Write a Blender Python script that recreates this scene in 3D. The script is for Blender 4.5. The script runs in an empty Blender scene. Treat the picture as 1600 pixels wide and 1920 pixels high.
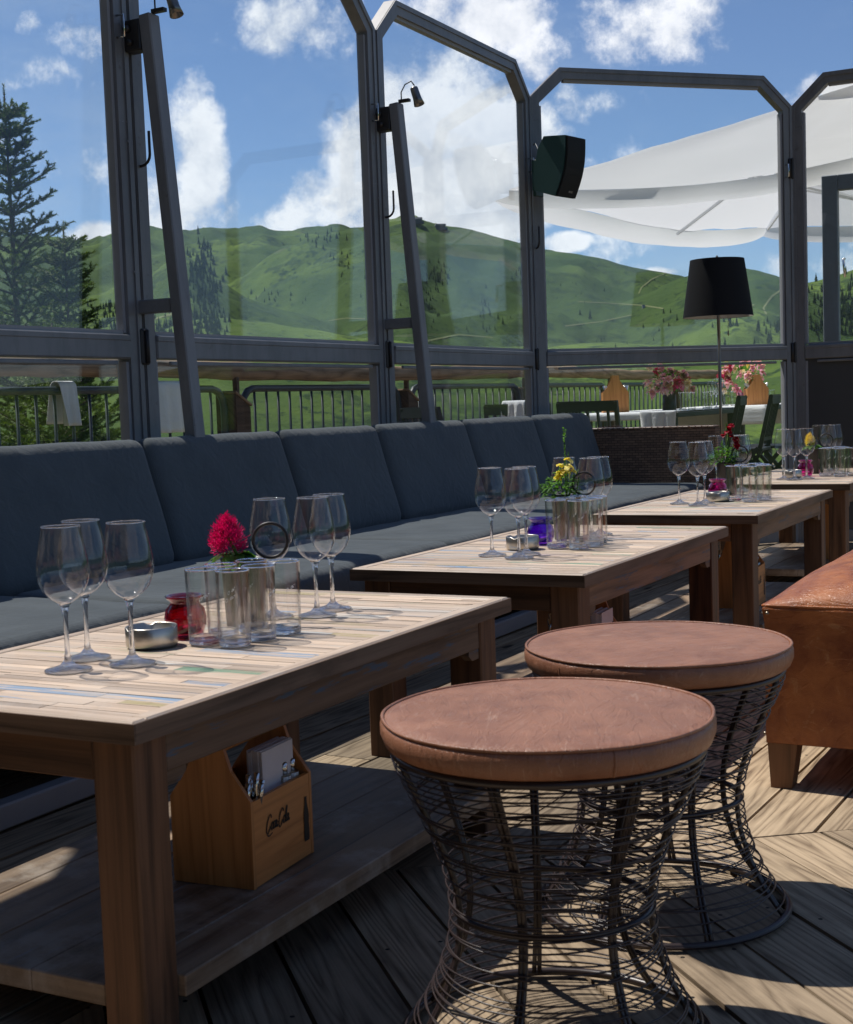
import bpy, math, random
from mathutils import Vector, Matrix, noise
sc = bpy.context.scene
R = math.radians
rnd = random.Random(7)

# ------------------------------------------------------------------ camera
FPX = 2622.2
Fv = Vector((-0.46507, 0.88200, -0.07653)); Fv.normalize()
Rv = Vector((0.8847, 0.4648, -0.0354)); Rv = (Rv - Fv * Rv.dot(Fv)).normalized()
Uv = Rv.cross(Fv).normalized()
CAM = Vector((0, 0, 0.88))
cd = bpy.data.cameras.new('camera'); cam = bpy.data.objects.new('camera', cd)
sc.collection.objects.link(cam); sc.camera = cam
cd.sensor_fit = 'HORIZONTAL'; cd.sensor_width = 24.0; cd.lens = FPX / 1600 * 24.0
cd.clip_start = 0.05; cd.clip_end = 20000
cam.matrix_world = Matrix(((Rv.x, Uv.x, -Fv.x, CAM.x), (Rv.y, Uv.y, -Fv.y, CAM.y), (Rv.z, Uv.z, -Fv.z, CAM.z), (0, 0, 0, 1)))
cd.dof.use_dof = True; cd.dof.focus_distance = 4.6; cd.dof.aperture_fstop = 14.0

def ray(x, y):
    return (Fv * FPX + Rv * (x - 800) - Uv * (y - 960)).normalized()

# ------------------------------------------------------------------ light
SUN_EL, SUN_AZ = 61.0, 176.0          # azimuth of the sun in the xy plane, degrees from +x
sd = bpy.data.lights.new('sun', 'SUN'); so = bpy.data.objects.new('sun', sd); sc.collection.objects.link(so)
sd.energy = 4.9; sd.angle = R(0.53); sd.color = (1.0, 0.95, 0.88)
sdir = Vector((math.cos(R(SUN_EL)) * math.cos(R(SUN_AZ)), math.cos(R(SUN_EL)) * math.sin(R(SUN_AZ)), math.sin(R(SUN_EL))))
so.rotation_euler = sdir.to_track_quat('Z', 'Y').to_euler(); so.location = sdir * 30
vs = sc.view_settings; vs.view_transform = 'Standard'; vs.look = 'None'; vs.gamma = 1.0; vs.exposure = 0.0
cy = sc.cycles
cy.max_bounces = 14; cy.transparent_max_bounces = 48; cy.transmission_bounces = 12; cy.glossy_bounces = 5; cy.diffuse_bounces = 3
cy.caustics_reflective = False; cy.caustics_refractive = False; cy.use_denoising = True; cy.sample_clamp_indirect = 12.0

# ------------------------------------------------------------------ node helpers
class NT:
    def __init__(s, nt): s.nt = nt; s.n = nt.nodes; s.l = nt.links
    def N(s, t, inp=None, **kw):
        n = s.n.new(t)
        for k, v in kw.items(): setattr(n, k, v)
        for k, v in (inp or {}).items(): s.S(n.inputs[k], v)
        return n
    def S(s, sock, v):
        if hasattr(v, 'bl_idname') and hasattr(v, 'outputs'): v = v.outputs[0]
        if isinstance(v, bpy.types.NodeSocket): s.l.new(v, sock)
        else:
            if sock.type == 'RGBA' and len(v) == 3: v = (*v, 1)
            sock.default_value = v
    def math(s, op, a, b=None, c=None, clamp=False):
        n = s.N('ShaderNodeMath', operation=op, use_clamp=clamp); s.S(n.inputs[0], a)
        if b is not None: s.S(n.inputs[1], b)
        if c is not None: s.S(n.inputs[2], c)
        return n.outputs[0]
    def vm(s, op, a, b=None, out=0, scale=None):
        n = s.N('ShaderNodeVectorMath', operation=op); s.S(n.inputs[0], a)
        if b is not None: s.S(n.inputs[1], b)
        if scale is not None: s.S(n.inputs['Scale'], scale)
        return n.outputs[out]
    def mix(s, f, a, b, mode='MIX'):
        n = s.N('ShaderNodeMix', data_type='RGBA', blend_type=mode)
        s.S(n.inputs[0], f); s.S(n.inputs[6], a); s.S(n.inputs[7], b); return n.outputs[2]
    def ramp(s, f, stops, interp='LINEAR'):
        n = s.N('ShaderNodeValToRGB'); cr = n.color_ramp; cr.interpolation = interp
        while len(cr.elements) < len(stops): cr.elements.new(0.5)
        for e, (p, c) in zip(cr.elements, stops):
            e.position = p; e.color = (c, c, c, 1) if isinstance(c, (int, float)) else (*c, 1)
        s.S(n.inputs[0], f); return n.outputs[0]
    def smooth(s, f, a, b):
        n = s.N('ShaderNodeMapRange', interpolation_type='SMOOTHSTEP'); s.S(n.inputs[0], f); s.S(n.inputs[1], a); s.S(n.inputs[2], b); return n.outputs[0]
    def noise(s, vec, scale, detail=4, rough=0.55, dist=0.0, out=0):
        n = s.N('ShaderNodeTexNoise', {'Vector': vec, 'Scale': scale, 'Detail': detail, 'Roughness': rough, 'Distortion': dist}); return n.outputs[out]
    def bump(s, h, strength=0.3, dist=0.01):
        n = s.N('ShaderNodeBump', {'Height': h, 'Strength': strength, 'Distance': dist}); return n.outputs[0]

def newmat(name):
    m = bpy.data.materials.new(name); m.use_nodes = True
    t = NT(m.node_tree); t.n.clear()
    o = t.N('ShaderNodeOutputMaterial'); return m, t, o
def principled(t, o, **inp):
    p = t.N('ShaderNodeBsdfPrincipled', inp); t.l.new(p.outputs[0], o.inputs[0]); return p

# ------------------------------------------------------------------ sky with clouds
w = bpy.data.worlds.new('World'); sc.world = w; w.use_nodes = True
t = NT(w.node_tree); t.n.clear()
wo = t.N('ShaderNodeOutputWorld')
sky = t.N('ShaderNodeTexSky', sky_type='NISHITA'); sky.sun_disc = False
sky.sun_elevation = R(SUN_EL); sky.sun_rotation = math.atan2(sdir.x, sdir.y); sky.altitude = 1800; sky.air_density = 1.0; sky.dust_density = 0.6; sky.ozone_density = 2.2
gen = t.N('ShaderNodeTexCoord').outputs['Generated']
# clouds: (pixel x, pixel y, half width px, half height px, strength) turned once into world directions
CL = [(835, 330, 110, 200, 1.0), (760, 280, 90, 130, 1.0), (930, 260, 110, 100, 1.0), (640, 370, 90, 55, .9), (560, 385, 75, 40, .75), (900, 370, 110, 70, 1.0), (690, 330, 70, 110, .9),
      (365, 300, 48, 110, .9), (350, 230, 40, 70, .6), (320, 380, 90, 60, .75), (210, 300, 45, 50, .4), (190, 445, 50, 32, .95), (60, 130, 60, 26, .55), (90, 310, 50, 25, .3),
      (560, 55, 85, 55, .62), (600, 30, 60, 50, .4), (430, 90, 60, 20, .3), (930, 45, 120, 55, .8), (1000, 90, 90, 45, .6), (840, 20, 80, 40, .6), (1200, 40, 120, 60, .66), (1290, 20, 60, 40, .55), (1200, 90, 110, 22, .5), (1330, 90, 50, 30, .35),
      (1090, 205, 60, 32, .6), (1060, 180, 40, 28, .55), (1058, 448, 34, 22, .95), (1150, 450, 60, 60, .6), (1225, 500, 22, 12, .9), (1160, 350, 70, 60, .5), (1500, 190, 50, 28, .7), (1560, 180, 60, 22, .7),
      (1590, 500, 70, 45, .5), (1470, 500, 40, 22, .55), (700, 20, 40, 40, .0), (1000, 480, 60, 30, .3), (480, 410, 70, 25, .35), (150, 60, 90, 30, .3),
      (1900, 300, 200, 120, .9), (2300, 150, 260, 110, .8), (-300, 200, 200, 120, .8), (-700, 350, 240, 90, .8), (-1200, 100, 300, 160, .7), (2900, 350, 300, 120, .8), (300, -500, 300, 130, .7), (1300, -420, 340, 120, .7)]
acc = None
warp = t.noise(gen, 9.0, 3, 0.6, out=1)
wv = t.vm('ADD', gen, t.vm('MULTIPLY', t.vm('SUBTRACT', warp, (0.5, 0.5, 0.5)), (0.05, 0.05, 0.05)))
for (x, y, hw, hh, s_) in CL:
    if s_ <= 0: continue
    d = ray(x, y); up = Vector((0, 0, 1)); rt = d.cross(up).normalized(); u2 = rt.cross(d).normalized()
    k = FPX
    dv = t.vm('SUBTRACT', wv, tuple(d))
    a_ = t.vm('DOT_PRODUCT', dv, tuple(rt * (k / hw)), out=1); b_ = t.vm('DOT_PRODUCT', dv, tuple(u2 * (k / hh)), out=1)
    fwd = t.vm('DOT_PRODUCT', wv, tuple(d), out=1)
    r2 = t.math('ADD', t.math('MULTIPLY', a_, a_), t.math('MULTIPLY', b_, b_))
    g = t.math('MULTIPLY', t.math('SUBTRACT', 1.0, t.math('MULTIPLY', r2, 0.42), clamp=True), s_)
    g = t.math('MULTIPLY', g, t.math('GREATER_THAN', fwd, 0.3))
    acc = g if acc is None else t.math('MAXIMUM', acc, g)
n1 = t.noise(gen, 24.0, 12, 0.66)
n2 = t.noise(gen, 60.0, 6, 0.6)
dens = t.math('ADD', acc, t.math('MULTIPLY', t.math('SUBTRACT', n1, 0.5), 1.65))
dens = t.math('ADD', dens, t.math('MULTIPLY', t.math('SUBTRACT', n2, 0.5), 0.38))
mask = t.smooth(dens, 0.24, 0.76)
# a second lookup a little nearer the sun tells which flank of a cloud is lit
n1b = t.noise(t.vm('ADD', gen, tuple(sdir * 0.02)), 24.0, 5, 0.55)
lit = t.math('ADD', t.math('MULTIPLY', t.math('SUBTRACT', n1, n1b), 2.4), 0.74, clamp=True)
thick = t.smooth(dens, 0.6, 1.7)
ccol = t.mix(lit, (6.8, 7.5, 8.7), (12.6, 12.8, 13.2))
ccol = t.mix(t.math('MULTIPLY', thick, 0.42), ccol, (7.6, 8.1, 9.0))
thin = t.math('MULTIPLY', t.smooth(t.noise(t.vm('MULTIPLY', gen, (1, 1, 2.2)), 5.0, 6, 0.65), 0.42, 0.8), 0.35)
skyc = t.mix(1.0, sky.outputs[0], (0.98, 1.10, 1.26), 'MULTIPLY')
skyc = t.mix(thin, skyc, (6.2, 7.4, 8.8))
fin = t.mix(t.math('MULTIPLY', mask, 0.93), skyc, ccol)
bg = t.N('ShaderNodeBackground', {'Color': fin, 'Strength': 0.085})
t.l.new(bg.outputs[0], wo.inputs[0])

# ------------------------------------------------------------------ mesh builder
class MB:
    def __init__(s): s.v = []; s.f = []; s.uv = []; s.c = []; s.sm = []; s.M = None; s.col = (0.5, 0.5, 0.5, 1)
    def add(s, vs, fs, uvs=None, smooth=False, col=None):
        b = len(s.v); M = s.M
        s.v += [tuple(M @ Vector(p)) if M else tuple(p) for p in vs]
        for i, f in enumerate(fs):
            s.f.append([b + k for k in f])
            s.uv.append(uvs[i] if uvs else None); s.c.append(col or s.col); s.sm.append(smooth)
    def box(s, c, d, rz=0.0, col=None, uvax=0, uvo=None, bev=0.0, M=None):
        hx, hy, hz = d[0] / 2, d[1] / 2, d[2] / 2
        vs, fs, fuv = [], [], []
        b = bev
        if b > 0:
            P = {}
            def vid(sx, sy, sz, ax):
                k = (sx, sy, sz, ax)
                if k not in P:
                    q = [sx * (hx - (0 if ax == 0 else b)), sy * (hy - (0 if ax == 1 else b)), sz * (hz - (0 if ax == 2 else b))]
                    P[k] = len(vs); vs.append(q)
                return P[k]
            for ax in range(3):
                for sg in (-1, 1):
                    o = [a for a in range(3) if a != ax]
                    q = []
                    for (u, v) in ((-1, -1), (1, -1), (1, 1), (-1, 1)):
                        e = [0, 0, 0]; e[ax] = sg; e[o[0]] = u; e[o[1]] = v; q.append(vid(*e, ax))
                    fs.append(q)
            for a1 in range(3):
                for a2 in range(a1 + 1, 3):
                    a3 = 3 - a1 - a2
                    for s1 in (-1, 1):
                        for s2 in (-1, 1):
                            e1 = [0, 0, 0]; e1[a1] = s1; e1[a2] = s2; e1[a3] = -1
                            e2 = list(e1); e2[a3] = 1
                            fs.append([vid(*e1, a1), vid(*e2, a1), vid(*e2, a2), vid(*e1, a2)])
            for sx in (-1, 1):
                for sy in (-1, 1):
                    for sz in (-1, 1):
                        fs.append([vid(sx, sy, sz, 0), vid(sx, sy, sz, 1), vid(sx, sy, sz, 2)])
            for i, f in enumerate(fs):
                p = [Vector(vs[k]) for k in f]; n = (p[1] - p[0]).cross(p[2] - p[0])
                if n.dot(sum(p, Vector())) < 0: fs[i] = f[::-1]
        else:
            vs = [(x, y, z) for x in (-hx, hx) for y in (-hy, hy) for z in (-hz, hz)]
            fs = [[0, 1, 3, 2], [4, 6, 7, 5], [0, 4, 5, 1], [2, 3, 7, 6], [0, 2, 6, 4], [1, 5, 7, 3]]
        uo = uvo or (rnd.random() * 50, rnd.random() * 50)
        oth = [a for a in range(3) if a != uvax]
        for f in fs:
            p = [Vector(vs[k]) for k in f]; n = (p[1] - p[0]).cross(p[2] - p[0])
            an = [abs(n[oth[0]]), abs(n[oth[1]])]
            if abs(n[uvax]) > max(an): fuv.append([(q[oth[0]] * .2 + uo[0], q[oth[1]] + uo[1]) for q in p])
            else:
                vax = oth[1] if an[0] > an[1] else oth[0]
                fuv.append([(q[uvax] + uo[0], q[vax] + uo[1] + (0.13 if an[0] > an[1] else 0)) for q in p])
        c_, s_ = math.cos(rz), math.sin(rz)
        if M is None: vs = [(c[0] + c_ * x - s_ * y, c[1] + s_ * x + c_ * y, c[2] + z) for x, y, z in vs]
        else: vs = [tuple(M @ Vector(q)) for q in vs]
        s.add(vs, fs, fuv, False, col)
    def beam(s, a, b, w_, h_, col=None, up=(0, 0, 1), bev=0.0):
        a, b = Vector(a), Vector(b); x = (b - a); L = x.length; x.normalize()
        u = Vector(up)
        if abs(x.dot(u)) > .98: u = Vector((0, 1, 0))
        y = u.cross(x).normalized(); z = x.cross(y)
        m = Matrix(((x.x, y.x, z.x, 0), (x.y, y.y, z.y, 0), (x.z, y.z, z.z, 0), (0, 0, 0, 1))); m.translation = (a + b) / 2
        s.box((0, 0, 0), (L, w_, h_), col=col, uvax=0, bev=bev, M=m)
    def tube(s, pts, r, n=8, closed=False, caps=True, col=None, rs=None, smooth=True):
        pts = [Vector(p) for p in pts]; m = len(pts)
        T = []
        for i in range(m):
            a = pts[(i - 1) % m] if (closed or i > 0) else pts[i]; b = pts[(i + 1) % m] if (closed or i < m - 1) else pts[i]
            d = (b - a); T.append(d.normalized() if d.length > 1e-9 else Vector((0, 0, 1)))
        ref = Vector((0, 0, 1)) if abs(T[0].z) < .9 else Vector((1, 0, 0))
        nrm = (ref - T[0] * ref.dot(T[0])).normalized()
        vs, fs, uv = [], [], []; L = 0.0; Ls = []
        for i in range(m):
            if i: L += (pts[i] - pts[i - 1]).length
            Ls.append(L)
            nrm = (nrm - T[i] * nrm.dot(T[i])); nrm = nrm.normalized() if nrm.length > 1e-6 else Vector((1, 0, 0))
            bn = T[i].cross(nrm); rr = rs[i] if rs else r
            for k in range(n):
                a = 2 * math.pi * k / n; vs.append(pts[i] + nrm * (math.cos(a) * rr) + bn * (math.sin(a) * rr))
        for i in range(m if closed else m - 1):
            j = (i + 1) % m
            for k in range(n):
                k2 = (k + 1) % n; fs.append([i * n + k, i * n + k2, j * n + k2, j * n + k])
                la, lb = Ls[i], Ls[i + 1] if i < m - 1 else Ls[i] + .05
                uv.append([(la, k / n * .2), (la, (k + 1) / n * .2), (lb, (k + 1) / n * .2), (lb, k / n * .2)])
        if caps and not closed:
            fs.append(list(range(n))[::-1]); uv.append([(0, 0)] * n); fs.append([(m - 1) * n + k for k in range(n)]); uv.append([(0, 0)] * n)
        s.add(vs, fs, uv, smooth, col)
    def lathe(s, prof, n=32, c=(0, 0, 0), col=None, smooth=True, wob=None):
        vs, fs, uv = [], [], []; m = len(prof)
        for i, (r, z) in enumerate(prof):
            for k in range(n):
                a = 2 * math.pi * k / n; rr = r * (wob(a, z) if wob else 1)
                vs.append((c[0] + rr * math.cos(a), c[1] + rr * math.sin(a), c[2] + z))
        for i in range(m - 1):
            for k in range(n):
                k2 = (k + 1) % n; q = [i * n + k, i * n + k2, (i + 1) * n + k2, (i + 1) * n + k]
                if prof[i][0] < 1e-6: q = [i * n + k, (i + 1) * n + k2, (i + 1) * n + k]
                if prof[i + 1][0] < 1e-6: q = [i * n + k, i * n + k2, (i + 1) * n + k]
                fs.append(q); uv.append([(k / n, prof[i][1])] * len(q))
        s.add(vs, fs, uv, smooth, col)
    def prism(s, poly, z0, z1, col=None, M=None, uvf=None):
        n = len(poly); vs = [(x, y, z0) for x, y in poly] + [(x, y, z1) for x, y in poly]
        fs = [list(range(n))[::-1], [n + k for k in range(n)]] + [[k, (k + 1) % n, n + (k + 1) % n, n + k] for k in range(n)]
        uf = uvf or (lambda p: (p[0], p[1])); uv = [[uf(vs[k]) if i < 2 else (uf(vs[k])[0], uf(vs[k])[1] + vs[k][2]) for k in f] for i, f in enumerate(fs)]
        if M is not None: vs = [tuple(M @ Vector(q)) for q in vs]
        s.add(vs, fs, uv, False, col)
    def build(s, name, mat, parent=None, loc=None):
        me = bpy.data.meshes.new(name); me.from_pydata(s.v, [], s.f)
        uvl = me.uv_layers.new(name='UVMap'); flat = []; cols = []
        for i, f in enumerate(s.f):
            u = s.uv[i]
            for k in range(len(f)):
                flat += list(u[k]) if u else [s.v[f[k]][0], s.v[f[k]][1]]
                cols += s.c[i]
        uvl.data.foreach_set('uv', flat)
        ca = me.color_attributes.new('tone', 'FLOAT_COLOR', 'CORNER'); ca.data.foreach_set('color', cols)
        me.polygons.foreach_set('use_smooth', s.sm); me.update()
        o = bpy.data.objects.new(name, me); sc.collection.objects.link(o)
        if mat: me.materials.append(mat)
        if parent: o.parent = parent
        if loc: o.location = loc
        return o

def thing(name, label, cat, loc=(0, 0, 0), rz=0.0, group=None):
    o = bpy.data.objects.new(name, None); sc.collection.objects.link(o); o.empty_display_size = .05
    o.location = loc; o.rotation_euler = (0, 0, rz); o['label'] = label; o['category'] = cat
    if group: o['group'] = group
    return o
def tag(o, label, cat, group=None, kind=None):
    if label: o['label'] = label
    if cat: o['category'] = cat
    if group: o['group'] = group
    if kind: o['kind'] = kind
    return o
def copy_tree(o, parent=None):
    c = o.copy(); sc.collection.objects.link(c)
    if parent: c.parent = parent
    for ch in list(o.children): copy_tree(ch, c)
    return c
def dup(o, loc, rz=0.0, label=None):
    c = copy_tree(o); c.location = loc; c.rotation_euler = (0, 0, rz)
    if label: c['label'] = label
    return c

# ------------------------------------------------------------------ materials
def wood(name, dark, light, rough=0.6, scale=1.0, rings=9.0, spec=0.35, bump=0.35, usetone=True, dirt=0.25, paint=False, knots=False, spot=0.0, screws=False):
    m, t, o = newmat(name)
    uv = t.N('ShaderNodeUVMap', uv_map='UVMap').outputs[0]
    tone = t.N('ShaderNodeVertexColor', layer_name='tone').outputs[0]
    sp = t.N('ShaderNodeSeparateColor', {'Color': tone})
    st = t.vm('MULTIPLY', uv, (0.75 * scale, 11.0 * scale, 1.0))
    big = t.noise(st, 1.1, 2, 0.4)
    wave = t.math('FRACT', t.math('MULTIPLY', big, rings))
    wave = t.math('POWER', t.math('ABSOLUTE', t.math('SUBTRACT', t.math('MULTIPLY', wave, 2.0), 1.0)), 0.6)
    fine = t.noise(t.vm('MULTIPLY', uv, (6.0 * scale, 220.0 * scale, 1.0)), 1.0, 4, 0.6)
    med = t.noise(t.vm('MULTIPLY', uv, (2.5 * scale, 45.0 * scale, 1.0)), 1.0, 4, 0.6)
    g = t.math('ADD', t.math('MULTIPLY', wave, 0.24), t.math('ADD', t.math('MULTIPLY', fine, 0.34), t.math('MULTIPLY', med, 0.52)))
    col = t.mix(t.smooth(g, 0.25, 0.8), dark, light)
    if usetone: col = t.mix(1.0, col, t.mix(sp.outputs[0], (0.62, 0.62, 0.64), (1.35, 1.3, 1.25)), 'MULTIPLY')
    blot = t.noise(t.vm('MULTIPLY', uv, (4.0, 9.0, 1)), 1.0, 5, 0.65)
    col = t.mix(t.math('MULTIPLY', t.smooth(blot, 0.5, 0.75), dirt), col, tuple(c * 0.35 for c in dark))
    if knots:
        vo = t.N('ShaderNodeTexVoronoi', {'Vector': t.vm('MULTIPLY', uv, (1.6, 5.5, 1)), 'Scale': 1.0, 'Randomness': 1.0})
        kd = t.math('ADD', vo.outputs['Distance'], t.math('MULTIPLY', t.math('SUBTRACT', med, 0.5), 0.05))
        col = t.mix(t.math('SUBTRACT', 1.0, t.smooth(kd, 0.03, 0.1)), col, tuple(c * 0.3 for c in dark))
    if paint:
        # tone.g = amount of old paint left on this strip, tone.b = which colour
        pc = t.ramp(sp.outputs[2], [(0.0, (0.09, 0.27, 0.48)), (0.25, (0.05, 0.27, 0.17)), (0.42, (0.62, 0.62, 0.58)), (0.6, (0.33, 0.45, 0.50)), (0.78, (0.35, 0.30, 0.12)), (0.9, (0.45, 0.36, 0.40))], 'CONSTANT')
        pn = t.noise(t.vm('MULTIPLY', uv, (5.0, 95.0, 1)), 1.0, 7, 0.72)
        pm = t.smooth(t.math('ADD', pn, sp.outputs[1]), 0.93, 1.08)
        col = t.mix(t.math('MULTIPLY', pm, 0.8), col, pc)
    if paint:
        obw = t.N('ShaderNodeTexCoord').outputs['Object']; wb = t.noise(obw, 7.0, 7, 0.7)
        col = t.mix(t.math('MULTIPLY', t.smooth(wb, .48, .66), .38), col, (0.52, 0.46, 0.40))
        col = t.mix(t.math('MULTIPLY', t.smooth(t.noise(obw, 13.0, 6, 0.75), .58, .70), .45), col, (0.17, 0.115, 0.075))
        nh = t.N('ShaderNodeTexVoronoi', {'Vector': obw, 'Scale': 11.0}); col = t.mix(t.math('LESS_THAN', nh.outputs['Distance'], 0.022), col, (0.03, 0.02, 0.015))
    if screws:
        sx_ = t.N('ShaderNodeSeparateXYZ', {0: uv}); uu = t.math('MULTIPLY', t.math('SUBTRACT', t.math('FRACT', t.math('MULTIPLY', sx_.outputs[0], 1.6667)), 0.5), 0.6)
        vv = t.math('SUBTRACT', t.math('FRACT', t.math('ADD', sx_.outputs[1], 0.5)), 0.5); vv = t.math('SUBTRACT', t.math('ABSOLUTE', vv), 0.045)
        rr2 = t.math('ADD', t.math('MULTIPLY', uu, uu), t.math('MULTIPLY', vv, vv))
        col = t.mix(t.math('LESS_THAN', rr2, 0.0000145), col, (0.012, 0.010, 0.009))
        grey = t.smooth(t.noise(t.N('ShaderNodeTexCoord').outputs['Object'], 2.3, 5, 0.6), 0.45, 0.68)
        col = t.mix(t.math('MULTIPLY', grey, 0.5), col, t.mix(1.0, col, (0.72, 0.74, 0.74), 'MULTIPLY'))
    if spot > 0:
        wn = t.noise(t.vm('MULTIPLY', uv, (5.0, 42.0, 1)), 1.0, 7, 0.7)
        col = t.mix(t.math('MULTIPLY', t.smooth(wn, 0.55, 0.63), spot), col, (0.06, 0.12, 0.19))
    p = principled(t, o, **{'Base Color': col, 'Roughness': t.math('ADD', t.math('MULTIPLY', g, 0.2), rough - 0.1), 'Specular IOR Level': spec})
    t.S(p.inputs['Normal'], t.bump(g, bump, 0.003))
    return m
m_deck = wood('weathered_deck_wood', (0.098, 0.067, 0.042), (0.40, 0.315, 0.215), 0.75, 1.0, 13.0, 0.25, 0.6, dirt=0.35, knots=True, screws=True)
m_top = wood('reclaimed_table_wood', (0.31, 0.23, 0.165), (0.62, 0.50, 0.39), 0.5, 1.0, 4.0, 0.4, 0.25, dirt=0.2, paint=True)
m_leg = wood('dark_table_wood', (0.040, 0.020, 0.012), (0.19, 0.098, 0.052), 0.6, 1.0, 5.0, 0.35, 0.35, dirt=0.3)
m_trim = wood('dirty_edge_wood', (0.060, 0.036, 0.022), (0.24, 0.155, 0.10), 0.6, 1.0, 5.0, 0.3, 0.3, dirt=0.5)
m_apron = wood('painted_apron_wood', (0.065, 0.040, 0.026), (0.22, 0.145, 0.095), 0.65, 1.0, 5.0, 0.3, 0.3, dirt=0.3, spot=0.8)
m_shelf = wood('worn_shelf_wood', (0.095, 0.062, 0.042), (0.30, 0.22, 0.15), 0.5, 1.0, 5.0, 0.4, 0.3, dirt=0.3, paint=True)
m_caddy = wood('orange_pine', (0.36, 0.13, 0.035), (0.60, 0.26, 0.085), 0.4, 1.3, 7.0, 0.45, 0.1, dirt=0.05)
m_cfoot = wood('brown_foot_wood', (0.075, 0.033, 0.014), (0.20, 0.095, 0.045), 0.45, 1.0, 5.0, 0.4, 0.15)
m_log = wood('rough_log', (0.10, 0.065, 0.04), (0.34, 0.25, 0.17), 0.85, 1.0, 8.0, 0.15, 0.8, dirt=0.4)
m_post = wood('old_post_wood', (0.035, 0.024, 0.018), (0.12, 0.085, 0.06), 0.8, 1.0, 5.0, 0.2, 0.5)

def leather(name, base, dark, rough=0.42, wear=(0.45, 0.33, 0.28), sc_=1.0, wv=0.35):
    m, t, o = newmat(name)
    ob = t.N('ShaderNodeTexCoord').outputs['Object']
    a = t.noise(ob, 5.0 * sc_, 5, 0.6); b = t.noise(ob, 26.0 * sc_, 5, 0.65)
    col = t.mix(t.smooth(t.math('ADD', t.math('MULTIPLY', a, 0.7), t.math('MULTIPLY', b, 0.3)), 0.35, 0.65), dark, base)
    scr = t.noise(t.vm('MULTIPLY', ob, (7, 60, 9)), 1.9 * sc_, 6, 0.75, 2.2)
    col = t.mix(t.math('MULTIPLY', t.smooth(scr, 0.56, 0.66), wv), col, wear)
    vo = t.N('ShaderNodeTexVoronoi', {'Vector': ob, 'Scale': 260.0}, feature='DISTANCE_TO_EDGE')
    big = t.math('ADD', t.noise(ob, 9.0, 4, 0.6), t.math('MULTIPLY', t.smooth(t.noise(t.vm('MULTIPLY', ob, (4, 11, 4)), 1.5, 3, 0.5, 2.5), .46, .54), .5))
    h = t.math('ADD', t.math('MULTIPLY', t.smooth(vo.outputs['Distance'], 0.0, 0.12), 0.35), t.math('MULTIPLY', big, 1.5))
    p = principled(t, o, **{'Base Color': col, 'Roughness': t.math('ADD', t.math('MULTIPLY', b, 0.25), rough - 0.12), 'Specular IOR Level': 0.5})
    t.S(p.inputs['Normal'], t.bump(h, 0.35, 0.0035))
    return m
m_stool = leather('stool_leather', (0.33, 0.150, 0.086), (0.21, 0.088, 0.048), 0.38, (0.45, 0.30, 0.225), 1.0, 0.42)
m_bench = leather('cognac_leather', (0.42, 0.140, 0.038), (0.19, 0.045, 0.013), 0.36, (0.55, 0.30, 0.14))

def fabric(name, c1, c2, sc_=600.0):
    m, t, o = newmat(name)
    ob = t.N('ShaderNodeTexCoord').outputs['Object']
    w1 = t.N('ShaderNodeTexWave', {'Vector': ob, 'Scale': sc_ * .14, 'Distortion': 1.0, 'Detail': 1.0}, bands_direction='Y')
    w2 = t.N('ShaderNodeTexWave', {'Vector': ob, 'Scale': sc_ * .14, 'Distortion': 1.0, 'Detail': 1.0}, bands_direction='Z')
    fine = t.noise(t.vm('MULTIPLY', ob, (1, .35, 1)), sc_, 2, 0.6); big = t.noise(ob, 6.0, 4, 0.6)
    g = t.math('ADD', t.math('MULTIPLY', t.math('ADD', w1.outputs[1], w2.outputs[1]), 0.25), t.math('MULTIPLY', fine, 0.5))
    col = t.mix(g, c1, c2)
    col = t.mix(t.math('MULTIPLY', t.smooth(big, .45, .75), .3), col, tuple(c * .72 for c in c1))
    p = principled(t, o, **{'Base Color': col, 'Roughness': 0.9, 'Specular IOR Level': 0.2, 'Sheen Weight': 0.15})
    hh = t.math('ADD', t.math('MULTIPLY', g, 0.25), t.math('ADD', t.math('MULTIPLY', t.noise(ob, 9.0, 4, .6), 2.6), t.math('MULTIPLY', t.noise(t.vm('MULTIPLY', ob, (2, 9, 9)), 1.6, 3, .5, 1.5), 2.2)))
    t.S(p.inputs['Normal'], t.bump(hh, 0.32, 0.008))
    return m
m_fab = fabric('slate_fabric', (0.058, 0.068, 0.076), (0.112, 0.126, 0.136))
m_cloth = fabric('white_cloth', (0.66, 0.68, 0.70), (0.80, 0.82, 0.84))

def plain(name, col, rough=0.5, metal=0.0, spec=0.5, var=0.18, sc_=12.0, bump=0.0, coat=0.0, trans=0.0):
    m, t, o = newmat(name)
    ob = t.N('ShaderNodeTexCoord').outputs['Object']
    n = t.noise(ob, sc_, 5, 0.6)
    c = t.mix(n, tuple(x * (1 - var) for x in col), tuple(min(1, x * (1 + var)) for x in col))
    p = principled(t, o, **{'Base Color': c, 'Roughness': t.math('ADD', t.math('MULTIPLY', n, 0.14), rough - 0.07), 'Metallic': metal, 'Specular IOR Level': spec, 'Coat Weight': coat})
    if trans: t.S(p.inputs['Transmission Weight'], trans)
    if bump: t.S(p.inputs['Normal'], t.bump(n, bump, 0.004))
    return m
m_steel, t, o = newmat('grey_painted_steel')
ob = t.N('ShaderNodeTexCoord').outputs['Object']; n_ = t.noise(t.vm('MULTIPLY', ob, (6, 6, 1.6)), 1.6, 7, 0.7); ch_ = t.noise(ob, 46.0, 5, 0.7); fi_ = t.noise(ob, 140.0, 2, 0.5)
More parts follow.
